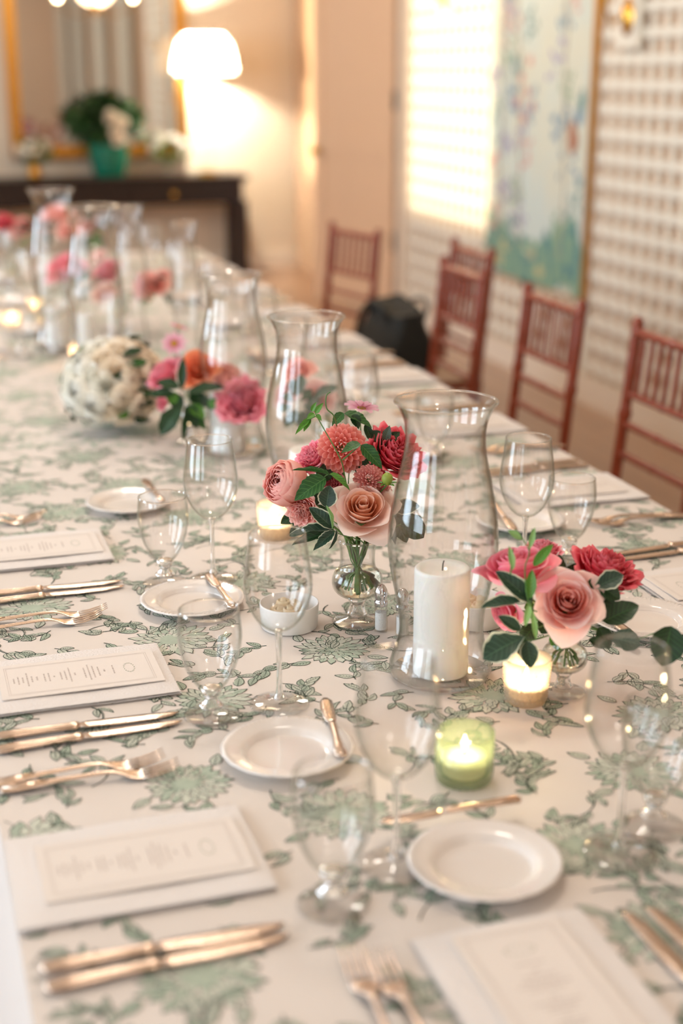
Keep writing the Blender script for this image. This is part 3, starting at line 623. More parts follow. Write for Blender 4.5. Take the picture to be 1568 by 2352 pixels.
def card_proto():
    t = thing('menu_card', (0, 0, -5), '', 'menu card')
    mb = MB(); mb.box((0, 0, .0008), (.216, .112, .0012)); obj('card', mb.mesh('card', M['paper'], False), t)
    mb = MB(); z = .00155; r_ = random.Random(9)
    def bar(x0, x1, y0, y1): mb.add([(x0, y0, z), (x1, y0, z), (x1, y1, z), (x0, y1, z)], [(0, 1, 2, 3)])
    for (a, b) in ((.098, .046), (.0955, .0435)):
        w_ = .0002; bar(-a, a, b-w_, b+w_); bar(-a, a, -b-w_, -b+w_); bar(a-w_, a+w_, -b, b); bar(-a-w_, -a+w_, -b, b)
    x = .044; lines = [(.011, 1), (0, 0), (.004, 0), (0, 0)]
    rows = [(.046, .014, 0), (.034, .004, 1), (.026, .016, 0), (.019, .020, 0), (.013, .026, 0), (.007, .017, 0), (-.006, .004, 1), (-.013, .024, 0), (-.019, .016, 0), (-.025, .013, 0), (-.034, .002, 1), (-.041, .014, 0), (-.047, .013, 0), (-.057, .006, 1), (-.064, .010, 0), (-.070, .022, 0), (-.076, .009, 0), (-.082, .013, 0), (-.088, .008, 0)]
    for (x, hw, hd) in rows:
        y = -hw
        while y < hw:
            wl = r_.uniform(.002, .006); bar(x-.0009-(.0004 if hd else 0), x+.0009, y, min(hw, y+wl)); y += wl+.0014
    obj('printed_text', mb.mesh('printed_text', M['ink'], False), t)
    mb = MB(); z = .0016
    for k in range(15):
        a = TAU*k/15; cx, cy_ = .068+.007*math.cos(a), .015*math.sin(a); b = a+1.2
        mb.add([(cx+l*math.cos(b)-s*math.sin(b), cy_+l*math.sin(b)+s*math.cos(b), z) for l, s in ((-.0022, 0), (0, .0007), (.0022, 0), (0, -.0007))], [(0, 1, 2, 3)])
    obj('leaf_wreath', mb.mesh('leaf_wreath', M['inkgreen'], False), t, label='small green leaf wreath'); return t
PROTO = dict(wine=wine_glass_proto(), goblet=goblet_proto(), plate=bread_plate_proto(), fork=fork_proto(), knife=knife_proto(), bknife=butter_knife_proto(), napkin=napkin_proto(), card=card_proto())
used = set()
def put(kind, x, y, z, rz, label, group=None):
    if not visible(x, y, z, 160): return None
    p_ = PROTO[kind]
    if kind not in used:
        used.add(kind); p_.location = (x, y, z); p_.rotation_euler = (0, 0, rz); p_['label'] = label
        if group: p_['group'] = group
        return p_
    return copy_thing(p_, (x, y, z), rz, label, group)
def cutl(kind, tip, end, label, group, z=TOP, half=None):
    """lay a piece of flatware with its tip and handle end at two points"""
    a = math.atan2(tip[1]-end[1], tip[0]-end[0]); L_ = dict(fork=.108, knife=.118, bknife=.082)[kind]
    return put(kind, tip[0]-L_*math.cos(a), tip[1]-L_*math.sin(a), z, a, label, group)
GN, GC, GF, GK, GB, GP, GW, GG = 'napkins along the table', 'menu cards on the napkins', 'forks along the table', 'table knives along the table', 'butter knives on the bread plates', 'bread plates along the table', 'wine glasses along the table', 'water goblets along the table'
def setting(origin, ang, who, yc=0, plate=(.343, .227), wine=(.38, -.155), gob=(.286, -.163), forks=(.215, .24), knives=(-.155, -.185), fork_tip=.205, knife_tip=.245, nu=.13, nrot=0, bk=((.39, .33), (.41, .17)), bkz=.0185, skip=()):
    """origin at the table edge, ang = direction the diner faces; u goes inward, v to the diner's left"""
    c, s = math.cos(ang), math.sin(ang)
    def W(u, v): return (origin[0]+u*c-v*s, origin[1]+u*s+v*c)
    if 'napkin' not in skip:
        x, y = W(nu, 0); put('napkin', x, y, TOP, ang+nrot, 'folded white linen napkin at '+who, GN); x, y = W(nu+.008, 0); put('card', x, y, TOP+.0090, ang+nrot, 'cream menu card with wreath emblem on the napkin at '+who, GC)
    for k, (v, nm) in enumerate(zip(forks, ('outer', 'inner'))):
        tp = W(fork_tip-.012*k, v); ed = W(fork_tip-.21, v+.012*(1-k)); cutl('fork', tp, ed, nm+' dinner fork at '+who, GF, TOP+.0002)
    for k, (v, nm) in enumerate(zip(knives, ('inner', 'outer'))):
        tp = W(knife_tip, v+.004*k); ed = W(knife_tip-.24, v-.008*k); cutl('knife', tp, ed, nm+' table knife at '+who, GK, TOP+.0002)
    x, y = W(*plate); put('plate', x, y, TOP, ang, 'white bread plate at '+who, GP)
    cutl('bknife', W(*bk[0]), W(*bk[1]), 'butter knife resting on the bread plate at '+who, GB, TOP+bkz)
    x, y = W(*wine); put('wine', x, y, TOP, ang, 'empty stemmed wine glass at '+who, GW)
    x, y = W(*gob); put('goblet', x, y, TOP, ang, 'short-footed water goblet at '+who, GG)
LE, RE = TX0, TX1
setting((LE, 1.318), 0, 'the nearest left-hand place', plate=(.348, .191), wine=(.391, -.079), gob=(.306, -.129), forks=(.195, .225), knives=(-.155, -.178), fork_tip=.215, knife_tip=.25, bk=((.428, .297), (.398, .13)))
setting((LE, 1.815), 0, 'the second left-hand place', plate=(.343, .227), wine=(.379, -.155), gob=(.286, -.163), forks=(.238, .214), knives=(-.150, -.180), fork_tip=.212, knife_tip=.246, bk=((.387, .315), (.389, .15)))
setting((LE, 2.378), 0, 'the third left-hand place', plate=(.335, .213), wine=(.401, -.224), gob=(.323, -.217), forks=(.20, .175), knives=(-.195, -.225), fork_tip=.18, knife_tip=.257, bk=((.385, .33), (.39, .165)))
for yc, n in ((4.32, 'fourth'), (4.9, 'fifth'), (5.5, 'sixth'), (6.05, 'farthest')): setting((LE, yc), 0, 'the %s left-hand place' % n)
setting((.508, TY0), PI/2, 'the head place nearest the camera', nu=.232, plate=(.459, -.029), wine=(.451, -.181), gob=(.489, -.244), forks=(.150, .128), knives=(-.135, -.165), fork_tip=.36, knife_tip=.35, bk=((.553, .055), (.553, -.13)))
nm = ['nearest', 'second', 'third', 'fourth', 'fifth', 'sixth', 'seventh', 'farthest']
setting((RE, 1.872), PI, 'the nearest right-hand place', plate=(.337, .115), wine=(.42, -.14), gob=(.314, -.188), forks=(.19, .22), knives=(-.165, -.195), bk=((.40, .20), (.40, .04)))
setting((RE, 2.43), PI, 'the second right-hand place', plate=(.312, .17), wine=(.47, -.30), gob=(.30, -.30), forks=(.19, .215), knives=(-.16, -.19), bk=((.36, .25), (.33, .08)))
for k in range(2, 8):
    yc = 2.43+.56*(k-1); setting((RE, yc), PI, 'the %s right-hand place' % nm[k], plate=(.33, .19), wine=(.42, -.17), gob=(.32, -.20))

# ------------------------------------------------------------------ hurricanes, candles, votives
HP = [(.068, .004), (.0705, .012), (.0695, .022), (.062, .045), (.0573, .068), (.060, .10), (.068, .140), (.0738, .178), (.0742, .200), (.071, .235), (.0625, .280), (.0550, .315), (.0530, .340), (.0555, .362), (.0625, .378), (.068, .386)]
def hurricane_meshes():
    op = smooth_prof(HP, 4); b = MB(); s_ = shell(op, .0016, 72)
    r_ = ring(.0675, .386, .0014, 72); f_ = MB(); f_.lathe([(.0001, .0), (.062, 0), (.068, .003), (.0675, .006), (.0001, .0045)], 72)
    return s_.mesh('glass_body', M['glass_h'], 'all'), r_.mesh('rim', M['solid']), f_.mesh('base_disc', M['foot'], 'all')
HM = hurricane_meshes()
def hurricane(x, y, label, s=1, sz=1):
    t = thing('hurricane_glass', (x, y, TOP), label, 'candle holder', group='glass hurricanes down the table centre')
    obj('glass_body', HM[0], t); obj('rim', HM[1], t); obj('base_disc', HM[2], t); t.scale = (s, s, sz); return t
def candle(x, y, z, r, h, label, cat='candle', lit=False):
    t = thing('pillar_candle', (x, y, z), label, cat)
    mb = MB(); mb.lathe([(.0001, 0), (r*.98, 0), (r, .002), (r, h-.006), (r*.985, h-.002), (r*.93, h), (r*.78, h-.003), (r*.4, h-.0045), (.0001, h-.005)], 48); obj('wax', mb.mesh('wax', M['wax'], 'all'), t)
    mb = MB(); mb.tube([(0, 0, h-.006), (.0005, 0, h+.004), (.002, 0, h+.009)], .0009, 6); obj('wick', mb.mesh('wick', M['wick']), t); return t
hurricane(.678, 1.686, 'tall clear glass hurricane in front, holding the white pillar candle')
candle(.678, 1.686, TOP+.0052, .038, .152, 'white pillar candle standing in the nearest hurricane glass')
hurricane(.690, 2.378, 'tall clear glass hurricane just behind the coral dahlia')
candle(.695, 2.378, TOP+.0052, .038, .140, 'white pillar candle inside the hurricane behind the dahlia')
hurricane(.687, 2.934, 'tall clear glass hurricane right of the orange ranunculus', .98, 1.0)
candle(.672, 2.930, TOP+.0052, .038, .130, 'white pillar candle in the hurricane beside the hot pink rose')
hurricane(.519, 3.80, 'taller glass hurricane over the white bouquet', 1.0, 1.18)
candle(.49, 3.80, TOP+.0062, .022, .17, 'slim white candle in the hurricane over the white bouquet')
hurricane(.469, 4.26, 'farthest and tallest glass hurricane at far left', .98, 1.2)
candle(.469, 4.26, TOP+.0062, .036, .12, 'white pillar candle in the farthest hurricane')
for (x, y, s, sz, lb) in ((.80, 3.98, .55, 1.0, 'narrow-necked glass chimney beyond the small white daisy'), (.70, 4.30, .62, 1.05, 'narrow glass chimney between the far hurricanes')):
    hurricane(x, y, lb, s, sz)
FL = MB(); FL.lathe([(.0001, 0), (.0035, .004), (.0045, .009), (.003, .017), (.0001, .026)], 12); FLM = FL.mesh('flame', M['flame'], 'all')
def votive(x, y, label, r=.03, h=.062, mat='votive', lit=True, dots=True):
    t = thing('votive_candle', (x, y, TOP), label, 'candle')
    prof = [(.0001, 0), (r*.80, 0), (r*.84, .003), (r*.86, h*.3), (r*.93, h*.7), (r, h), (r-.002, h), (r*.93-.002, h*.7), (r*.86-.002, h*.3), (r*.8-.002, .006), (.0001, .006)]
    if mat == 'green_glass': prof = [(.0001, 0), (r*.9, 0), (r*.97, .004), (r, .012), (r, h), (r-.003, h), (r-.003, .014), (r*.9-.003, .009), (.0001, .009)]
    mb = MB(); mb.lathe(prof, 48, lobes=24 if mat == 'green_glass' else 0, amp=.03 if mat == 'green_glass' else 0); obj('glass_holder', mb.mesh('glass_holder', M[mat], 'all'), t)
    if dots:
        mb = MB()
        for j in range(9):
            z = .006+j*(h-.01)/9; rr = r*(.84+.16*(z/h)); n = 26
            for k in range(n):
                a = TAU*(k+.5*(j % 2))/n; c = Vector((rr*math.cos(a), rr*math.sin(a), z)); nrm = Vector((math.cos(a), math.sin(a), 0)); ta = Vector((-math.sin(a), math.cos(a), 0)); sz = .0024
                mb.add([c+ta*sz, c+Vector((0, 0, sz)), c-ta*sz, c-Vector((0, 0, sz)), c+nrm*sz*.9], [(0, 1, 4), (1, 2, 4), (2, 3, 4), (3, 0, 4)])
        obj('glass_dots', mb.mesh('glass_dots', M['votive'], 'all'), t, kind='stuff')
    hh = h*(.40 if dots else .52); wr = r*.80; mb = MB(); mb.lathe([(.0001, .0095), (wr*.9, .0095), (wr, hh), (wr*.8, hh-.001), (.0001, hh-.002)], 32); obj('wax', mb.mesh('wax', M['wax_lit'], 'all'), t)
    mb = MB(); mb.tube([(0, 0, hh-.003), (0, 0, hh+.006)], .0008, 6); obj('wick', mb.mesh('wick', M['wick']), t)
    if lit:
        obj('flame', FLM, t, (0, 0, hh+.003), None, .85); light('candle_light', 'POINT', (x, y, TOP+hh+.014), .8, (1, .72, .45), shadow_soft_size=.006)
    return t
votive(.617, 2.335, 'lit dotted clear votive left of the dahlia centrepiece', .033, .064)
votive(.755, 1.572, 'lit dotted clear votive under the right-hand rose arrangement', .032, .062)
votive(.594, 1.395, 'lit green ribbed glass votive in front of the hurricane', .034, .062, 'green_glass', dots=False)
votive(.493, 3.98, 'lit votive glowing behind the white bouquet', .030, .06)
votive(.47, 4.90, 'lit votive at far left beside the pink rose', .030, .06)
votive(.36, 4.62, 'lit votive at the far left edge of the picture', .030, .06)
# white dish with butter curls
def butter_dish(x, y, label, s=1):
    t = thing('butter_dish', (x, y, TOP), label, 'dish')
    mb = MB(); mb.lathe([(.0001, 0), (.040, 0), (.0425, .002), (.0445, .036), (.0442, .0385), (.0425, .0385), (.0405, .006), (.0001, .005)], 48); obj('dish', mb.mesh('dish', M['china_dish'], 'all'), t)
    for k in range(7):
        a = k*.9; r0 = .018 if k else 0; c = Vector((r0*math.cos(a), r0*math.sin(a), 0)); mb = MB()
        mb.lathe([(.0001, .008), (.0105, .008), (.0115, .022), (.010, .028), (.008, .030), (.0075, .026), (.005, .028), (.0035, .033), (.002, .031), (.0001, .034)], 14, (c.x, c.y, .003*(k % 3)), lobes=9, amp=.10); obj('butter_rosette', mb.mesh('butter_rosette', M['butter'], 'all'), t)
    return t
butter_dish(.527, 1.92, 'round white dish of butter rosettes left of the footed vase')
butter_dish(.80, 1.85, 'round white dish of butter behind the hurricane at right')
def shaker(x, y, label):
    t = thing('salt_shaker', (x, y, TOP), label, 'shaker')
    mb = MB(); mb.lathe([(.0001, 0), (.0095, 0), (.0105, .002), (.0098, .038), (.0085, .046), (.0001, .046)], 12); obj('glass_jar', mb.mesh('glass_jar', M['glass'], False), t)
    mb = MB(); mb.lathe([(.0001, .003), (.0085, .003), (.0085, .030), (.0001, .031)], 16); obj('salt', mb.mesh('salt', M['salt']), t)
    mb = MB(); mb.lathe(smooth_prof([(.0098, .040), (.0102, .046), (.0085, .050), (.0098, .056), (.0095, .064), (.005, .072), (.0001, .074)], 3), 20); obj('cap', mb.mesh('cap', M['chrome'], 'all'), t, label='domed silver cap')
shaker(.676, 1.835, 'silver-capped salt shaker seen through the nearest hurricane'); shaker(.652, 1.862, 'second silver-capped shaker left of the other one, behind the hurricane edge')
# ------------------------------------------------------------------ flowers
def orient(o, pos, ydir, zhint, sc):
    y = Vector(ydir).normalized(); z = Vector(zhint)-y*Vector(zhint).dot(y); z = z.normalized() if z.length > 1e-6 else y.orthogonal().normalized(); x = y.cross(z)
    if not hasattr(sc, '__len__'): sc = (sc, sc, sc)
    m = Matrix((x, y, z)).transposed().to_4x4(); o.matrix_basis = Matrix.Translation(pos) @ m @ Matrix.Diagonal((*sc, 1)); return o
def axis_matrix(pos, axis, r, spin=0):
    return Matrix.Translation(pos) @ Vector(axis).to_track_quat('Z', 'Y').to_matrix().to_4x4() @ Matrix.Rotation(spin, 4, 'Z') @ Matrix.Scale(r, 4)
def petal_shell(i, N, kind, rg):
    t = i/(N-1); phi = i*2.39996+rg.uniform(-.15, .15); mb = MB()
    if kind == 'ball':
        Rl = .32+.68*t; te = R(18+46*t+rg.uniform(-5, 5)); D = R(95-35*t)
        def fn(u, v):
            th = PI*.93-v*(PI*.93-te*(1+.12*u*u)); rr = Rl*(1+.025*u)*(1+.04*v*v); a = phi+u*D*(.4+.6*math.sin(min(1, v*1.3)*PI/2))
            k = .05*math.sin(u*8+i)*v**4
            return ((rr+k)*math.sin(th)*math.cos(a), (rr+k)*math.sin(th)*math.sin(a), rr*math.cos(th)*.95+.12*(1-t)+k)
        mb.grid(fn, 8, 8); return mb
    op = dict(rose=1.0, ruffle=1.0, bud=.35)[kind]; ruf = .10 if kind == 'ruffle' else .022
    if kind == 'rose':
        fl = max(0, (t-.62)/.38)                     # outermost petals fall open
        rb = .04+.20*t; rt = .06+.62*(t/.62)**1.1 if t < .62 else .68+.42*fl; ht = .60-.22*t-.30*fl; D = R(120-66*t); curl = .04+.22*fl; tipn = rg.uniform(.08, .20)*(.3+fl)
        ht += rg.uniform(-.05, .05); rt += rg.uniform(-.04, .04)*t
    else:
        rb = .05+.22*t; rt = .07+.93*t**.95*(.6+.4*op); ht = .62-.34*t**1.5*op; D = R(110-62*t); curl = max(0, t-.35)*.34*op; tipn = rg.uniform(.04, .12)*t
    z0 = -.62; ph2 = rg.uniform(0, 6); lean = rg.uniform(-.12, .12)
    def fn(u, v):
        a = phi+u*D*(.30+.70*math.sin(min(1, v*1.15)*PI/2))*(1-.25*max(0, v-.7)/.3); e = 1-.26*u*u*v; vv = v*e
        s = vv*vv*(3-2*vv); rad = rb+(rt-rb)*(.30*vv+.70*s)+.20*math.sin(PI*min(1, vv))*(.3+.7*t)
        z = z0+(ht-z0)*(1-(1-vv)**1.35)
        c = max(0, vv-.70)/.30; rad += curl*c**1.4; z -= curl*1.0*c**2.0
        rad += tipn*max(0, 1-abs(u)*1.8)*v**5; z += lean*u*v
        k = ruf*math.sin(u*(9 if kind == 'ruffle' else 4)+ph2)*v**3; rad += k; z += k*.8
        rad *= 1+.07*u
        return (rad*math.cos(a), rad*math.sin(a), z)
    mb.grid(fn, 10, 10); return mb
_bl = {}
def bloom_parts(kind, color):
    key = (kind, color)
    if key in _bl: return _bl[key]
    rg = random.Random(sum(map(ord, kind+color))); out = []; mat = PM[color]
    if kind in ('rose', 'ruffle', 'ball', 'bud'):
        N = dict(rose=22, ruffle=34, ball=30, bud=16)[kind]
        for i in range(N): out.append((petal_shell(i, N, kind, rg).mesh('petal', PM.get(color+'_heart', mat) if kind == 'rose' and i < 11 else mat, 'all'), Matrix.Identity(4)))
    elif kind == 'dahlia':
        mb = MB()
        def fn(u, v):
            w_ = .175*math.sin(PI*(.12+.80*v))**.75*(1 if v < .85 else math.sqrt(max(0, 1-((v-.85)/.15)**2))*.95+.05)
            return (u*w_*(1-.15*u*u), v*.52, .13*(u*u)*(1-.3*v)+.15*v*v-.05*v)
        mb.grid(fn, 6, 7); me = mb.mesh('petal', mat, 'all'); n = 88
        for k in range(n):
            f = (k+.6)/n; th = R(6)+R(112)*f**.62; ph = k*2.39996; d = Vector((math.sin(th)*math.cos(ph), math.sin(th)*math.sin(ph), math.cos(th)))
            y = (d*.9+Vector((d.x, d.y, 0))*.18*math.sin(th)).normalized(); zc = Vector((0, 0, 1)) if th > .2 else Vector((-math.cos(ph), -math.sin(ph), .1)); z = (zc-y*zc.dot(y)).normalized(); x = y.cross(z)
            s = .45+.62*min(1, f*1.6); base = d*(.34+.14*f); base.z -= .15
            out.append((me, Matrix.Translation(base) @ Matrix((x, y, z)).transposed().to_4x4() @ Matrix.Scale(s, 4)))
    elif kind == 'daisy':
        mb = MB(); mb.grid(lambda u, v: (u*.26*math.sin(PI*(.1+.75*v))**.8*(1+.06*math.cos(u*9)*v), .12+v*.88, .06*u*u+.10*math.sin(v*2)+.04*math.cos(u*8)*v), 6, 5); me = mb.mesh('petal', mat, 'all')
        for k in range(9): out.append((me, Matrix.Rotation(TAU*k/9, 4, 'Z') @ Matrix.Translation((0, 0, .01*(k % 2)))))
    _bl[key] = out; return out
_jb = {}
def joined(kind, color, name='bloom'):
    key = (kind, color)
    if key in _jb: return _jb[key]
    mb = MB()
    for me, mt in bloom_parts(kind, color): mb.add([mt @ v.co for v in me.vertices], [tuple(p_.vertices) for p_ in me.polygons], [None]*0 or [tuple(x) for x in _uvs(me)])
    _jb[key] = mb.mesh(name, PM[color], 'all'); return _jb[key]
def _uvs(me):
    r = [(0, 0)]*len(me.vertices); ul = me.uv_layers[0].data
    for l in me.loops: r[l.vertex_index] = ul[l.index].uv[:]
    return r
def flower(name, label, kind, color, c, axis, r, foot=None, detail=True, mouth=None, cat='flower', smat='stem', sr=.0018, spin=0, group=None):
    c = Vector(c); t = thing(name, c, label, cat, group=group); mt = axis_matrix(Vector((0, 0, 0)), axis, r, spin)
    if detail:
        for me, pm in bloom_parts(kind, color): o = obj('petal', me, t); o.matrix_basis = mt @ pm
    else: o = obj('bloom', joined(kind, color), t); o.matrix_basis = mt
    ax = Vector(axis).normalized()
    if kind == 'daisy':
        mb = MB(); mb.lathe([(.26, .02), (.24, .12), (.14, .19), (.0001, .22)], 16); o = obj('flower_centre', mb.mesh('flower_centre', pmat('yellow_centre'+label[:6], '#d9a520', .8, bump=.6, bscale=400)), t); o.matrix_basis = mt
    if foot is not None:
        foot = Vector(foot)-c; mouth = Vector(mouth)-c if mouth is not None else foot*.5
        p0 = -ax*r*.55; pts = smooth_prof([tuple(p0), tuple(p0*.5+mouth*.5-ax*r*.3), tuple(mouth), tuple(foot)], 5)
        mb = MB(); mb.tube(pts, [sr]*len(pts), 7); obj('stem', mb.mesh('stem', M[smat]), t)
    mb = MB(); mb.lathe([(.0001, -.72), (.10, -.70), (.2, -.62), (.24, -.5), (.2, -.46), (.0001, -.5)], 12); o = obj('calyx', mb.mesh('calyx', M['stem']), t); o.matrix_basis = mt
    return t
_lf = {}
def leaf_mesh(kind, mat):
    key = (kind, mat.name)
    if key in _lf: return _lf[key]
    nu, nv = 6, 18; mb = MB()
    def fn(u, v):
        if kind == 'serrated': w_ = math.sin(PI*v**.72)**.85*.5; w_ *= 1-.16*(v*11 % 1)*(1 if 0 < v < 1 else 0)
        elif kind == 'ovate': w_ = math.sin(PI*v**.9)**.7*.5*(1+.03*math.sin(v*30))
        elif kind == 'obovate': w_ = math.sin(PI*v**1.35)**.75*.5*(1+.05*math.sin(v*24))
        else: w_ = math.sin(PI*v)**.9*.5
        w_ = max(w_, .004)
        return (u*w_, v, .12*abs(u)*w_*2-.16*(v-.1)**2+.012*math.sin(v*16)*abs(u))
    mb.grid(fn, nu, nv); _lf[key] = mb.mesh('leaf', mat, 'all'); return _lf[key]
def sprig(name, label, stems, leaves, cat='foliage', smat='vine', sr=.0011, group=None):
    """stems: lists of (px,py,z); leaves: ((base px,py),(tip px,py), z, width px, kind, material[, normal r,u,t])"""
    s0 = stems[0][-1]; c = at(*s0) if not isinstance(s0, Vector) else s0
    t = thing(name, c, label, cat, group=group)
    for st in stems:
        pts = [(p_ if isinstance(p_, Vector) else at(*p_))-c for p_ in st]
        if len(pts) > 2: pts = smooth_prof([tuple(p_) for p_ in pts], 4)
        mb = MB(); mb.tube(pts, [sr*(.6+.4*i/(len(pts)-1)) for i in range(len(pts))], 6); obj('stem', mb.mesh('stem', M[smat]), t)
    for lf in leaves:
        (b, tp, z, w_, kind, mat) = lf[:6]; nr = lf[6] if len(lf) > 6 else (0, .45, 1); dz = lf[7] if len(lf) > 7 else -.006
        B = at(*b, z)-c; T = at(*tp, z+dz)-c; L_ = (T-B).length; wd = w_*z/F_
        orient(obj('leaf', leaf_mesh(kind, mat), t), B, T-B, cvec(*nr), (wd, L_, L_))
    return t
VP = smooth_prof([(.005, .040), (.024, .0415), (.036, .052), (.0385, .066), (.0345, .078), (.0275, .087), (.0260, .100), (.0268, .115), (.0300, .130)], 4)
def vase(x, y, label, s=1, water=.080, name='bud_vase'):
    t = thing(name, (x, y, TOP), label, 'vase'); t.scale = (s,)*3
    obj('bowl', shell(VP, .0018, 48).mesh('bowl', M['glass_h'], 'all'), t); obj('rim', ring(.0292, .130, .0014, 48).mesh('rim', M['solid']), t)
    mb = MB(); mb.lathe([(.0001, .0395)]+smooth_prof([(.011, .039), (.0135, .035), (.0105, .028), (.0125, .018), (.015, .012), (.013, .009)], 3)+[(.0001, .0075)], 40, lobes=10, amp=.06); obj('stem', mb.mesh('stem', M['solid'], 'all'), t)
    mb = MB(); mb.lathe([(.0001, .0095), (.014, .0085), (.022, .005), (.034, .0024), (.0378, .0012), (.036, 0), (.0001, 0)], 48); obj('foot', mb.mesh('foot', M['foot'], 'all'), t)
    mb = MB(); wp = [(max(.0002, r-.0028), z+.0022) for r, z in VP if z < water]; mb.lathe([(.0001, wp[0][1])]+wp+[(.0001, wp[-1][1]+.0001)], 40); obj('water', mb.mesh('water', M['water'], 'all'), t); return t
# --- centrepiece by the nearest hurricane
VX, VY = .631, 1.91; vase(VX, VY, 'footed clear glass vase of the coral dahlia centrepiece')
def vf(i, s=1, x=VX, y=VY): a = i*2.4; return Vector((x+.017*s*math.cos(a), y+.017*s*math.sin(a), TOP+.056*s))
def vm(i, s=1, x=VX, y=VY): a = i*2.4+PI; return Vector((x+.016*s*math.cos(a), y+.016*s*math.sin(a), TOP+.122*s))
flower('dahlia', 'round coral dahlia with tight scalloped petals at the top of the nearest centrepiece', 'dahlia', 'coral', at(786, 1028, 2.085), cvec(.02, .12, 1), .0375, vf(0), mouth=vm(0))
flower('rose', 'large open peach rose leaning over the footed vase rim', 'rose', 'peach', at(832, 1172, 2.055), cvec(.04, .52, .85), .0440, vf(1), mouth=vm(1), spin=1.0)
flower('ranunculus', 'round salmon-pink bloom at the left of the nearest centrepiece', 'ball', 'salmon', at(655, 1110, 2.085), cvec(-.62, .25, .7), .0345, vf(2), mouth=vm(2))
flower('carnation', 'small ruffled salmon bloom below the round salmon-pink one', 'ruffle', 'salmon', at(698, 1170, 2.085), cvec(-.35, -.25, .8), .0245, vf(3), mouth=vm(3), spin=2)
flower('ranunculus', 'hot pink bloom tucked behind the left side of the coral dahlia', 'ruffle', 'pink', at(722, 1053, 2.115), cvec(-.5, .45, .6), .0275, vf(4), mouth=vm(4))
flower('ranunculus', 'pink bloom half hidden under the coral dahlia', 'ruffle', 'pink', at(762, 1108, 2.12), cvec(-.2, -.1, .9), .0200, vf(5), mouth=vm(5))
flower('garden_rose', 'ruffled raspberry-red bloom right of the coral dahlia, half behind the hurricane', 'ruffle', 'hot', at(902, 1046, 2.13), cvec(.35, .45, .75), .0430, vf(6), mouth=vm(6))
flower('dahlia', 'small dusty pink dahlia above the peach rose', 'dahlia', 'dusty', at(848, 1097, 2.07), cvec(.1, .45, .8), .0235, vf(7), mouth=vm(7))
flower('dahlia', 'tiny dusty pink bloom beside the green bud', 'dahlia', 'dusty', at(884, 1130, 2.075), cvec(.5, -.1, .8), .0130, vf(8), mouth=vm(8))
flower('cosmos', 'pale mauve cosmos at the very top of the nearest centrepiece', 'daisy', 'mauve', at(830, 938, 2.16), cvec(.15, .98, -.25), .0270, vf(9), mouth=vm(9), sr=.001)
t = thing('flower_bud', at(889, 1101, 2.055), 'closed green flower bud right of the small dusty dahlia', 'bud')
mb = MB(); mb.lathe([(.0001, -.009), (.005, -.0075), (.0082, 0), (.0072, .006), (.003, .0095), (.0001, .0105)], 18, lobes=6, amp=.06); obj('bud_body', mb.mesh('bud_body', M['bud'], 'all'), t)
for k in range(5):
    a = TAU*k/5; orient(obj('sepal', leaf_mesh('plain', G_LIME), t), Vector((.003*math.cos(a), .003*math.sin(a), -.008)), Vector((math.cos(a), math.sin(a), .25)), Vector((0, 0, 1)), (.006, .014, .014))
mb = MB(); pts = smooth_prof([(0, 0, -.008), tuple((vm(10)-at(889, 1101, 2.055))*.6+Vector((0, 0, .01))), tuple(vm(10)-at(889, 1101, 2.055)), tuple(vf(10)-at(889, 1101, 2.055))], 4); mb.tube(pts, .0011, 6); obj('stem', mb.mesh('stem', M['vine']), t)
Sv, Vg, Dk, Lm = G_RASP, G_VAR, G_DARK, G_LIME
sprig('bramble_sprig', 'long green bramble sprig crossing in front of the coral dahlia', [[(724, 950, 2.03), (744, 986, 2.03), (780, 1051, 2.03), (792, 1095, 2.06), vm(11), vf(11)], [(828, 1022, 2.03), (786, 1057, 2.03)], [(712, 962, 2.03), (724, 956, 2.03)], [(759, 900, 2.04), (749, 910, 2.04), (750, 938, 2.04), (767, 956, 2.05), (775, 990, 2.12)]],
      [((828, 1020), (783, 1036), 2.03, 36, 'serrated', Sv, (.1, .9, .6)), ((829, 1022), (879, 1074), 2.03, 36, 'serrated', Sv), ((832, 1024), (868, 1050), 2.035, 26, 'serrated', Lm),
       ((724, 950), (741, 925), 2.03, 15, 'serrated', Lm), ((722, 950), (704, 962), 2.03, 16, 'serrated', Lm), ((713, 960), (677, 996), 2.03, 15, 'serrated', Lm), ((712, 962), (697, 990), 2.03, 15, 'serrated', Lm), ((726, 952), (738, 965), 2.03, 12, 'serrated', Lm), ((716, 945), (725, 924), 2.032, 12, 'serrated', Lm)])
sprig('bramble_sprig', 'bramble sprig with a broad ribbed leaf over the round salmon bloom', [[(742, 1098, 2.04), (758, 1090, 2.04), (790, 1112, 2.06), vm(12), vf(12)]],
      [((748, 1098), (674, 1146), 2.035, 54, 'serrated', Sv, (0, .5, 1)), ((757, 1091), (672, 1070), 2.035, 20, 'serrated', Sv, (0, 1, .35)), ((757, 1088), (806, 1122), 2.035, 24, 'serrated', Lm, (.1, .9, .6))])
sprig('bramble_sprig', 'dark toothed leaves standing above the coral dahlia', [[(800, 985, 2.13), (806, 1010, 2.13), vm(13), vf(13)], [(885, 1010, 2.14), (872, 1050, 2.14)]],
      [((790, 950), (856, 976), 2.12, 44, 'serrated', Sv, (.2, .9, .6)), ((788, 948), (762, 978), 2.12, 26, 'serrated', Sv), ((812, 952), (824, 984), 2.12, 26, 'serrated', Dk), ((838, 975), (856, 1016), 2.125, 20, 'ovate', Dk), ((852, 1010), (872, 990), 2.125, 26, 'ovate', Dk), ((884, 1012), (894, 978), 2.12, 24, 'serrated', G_GREY)])
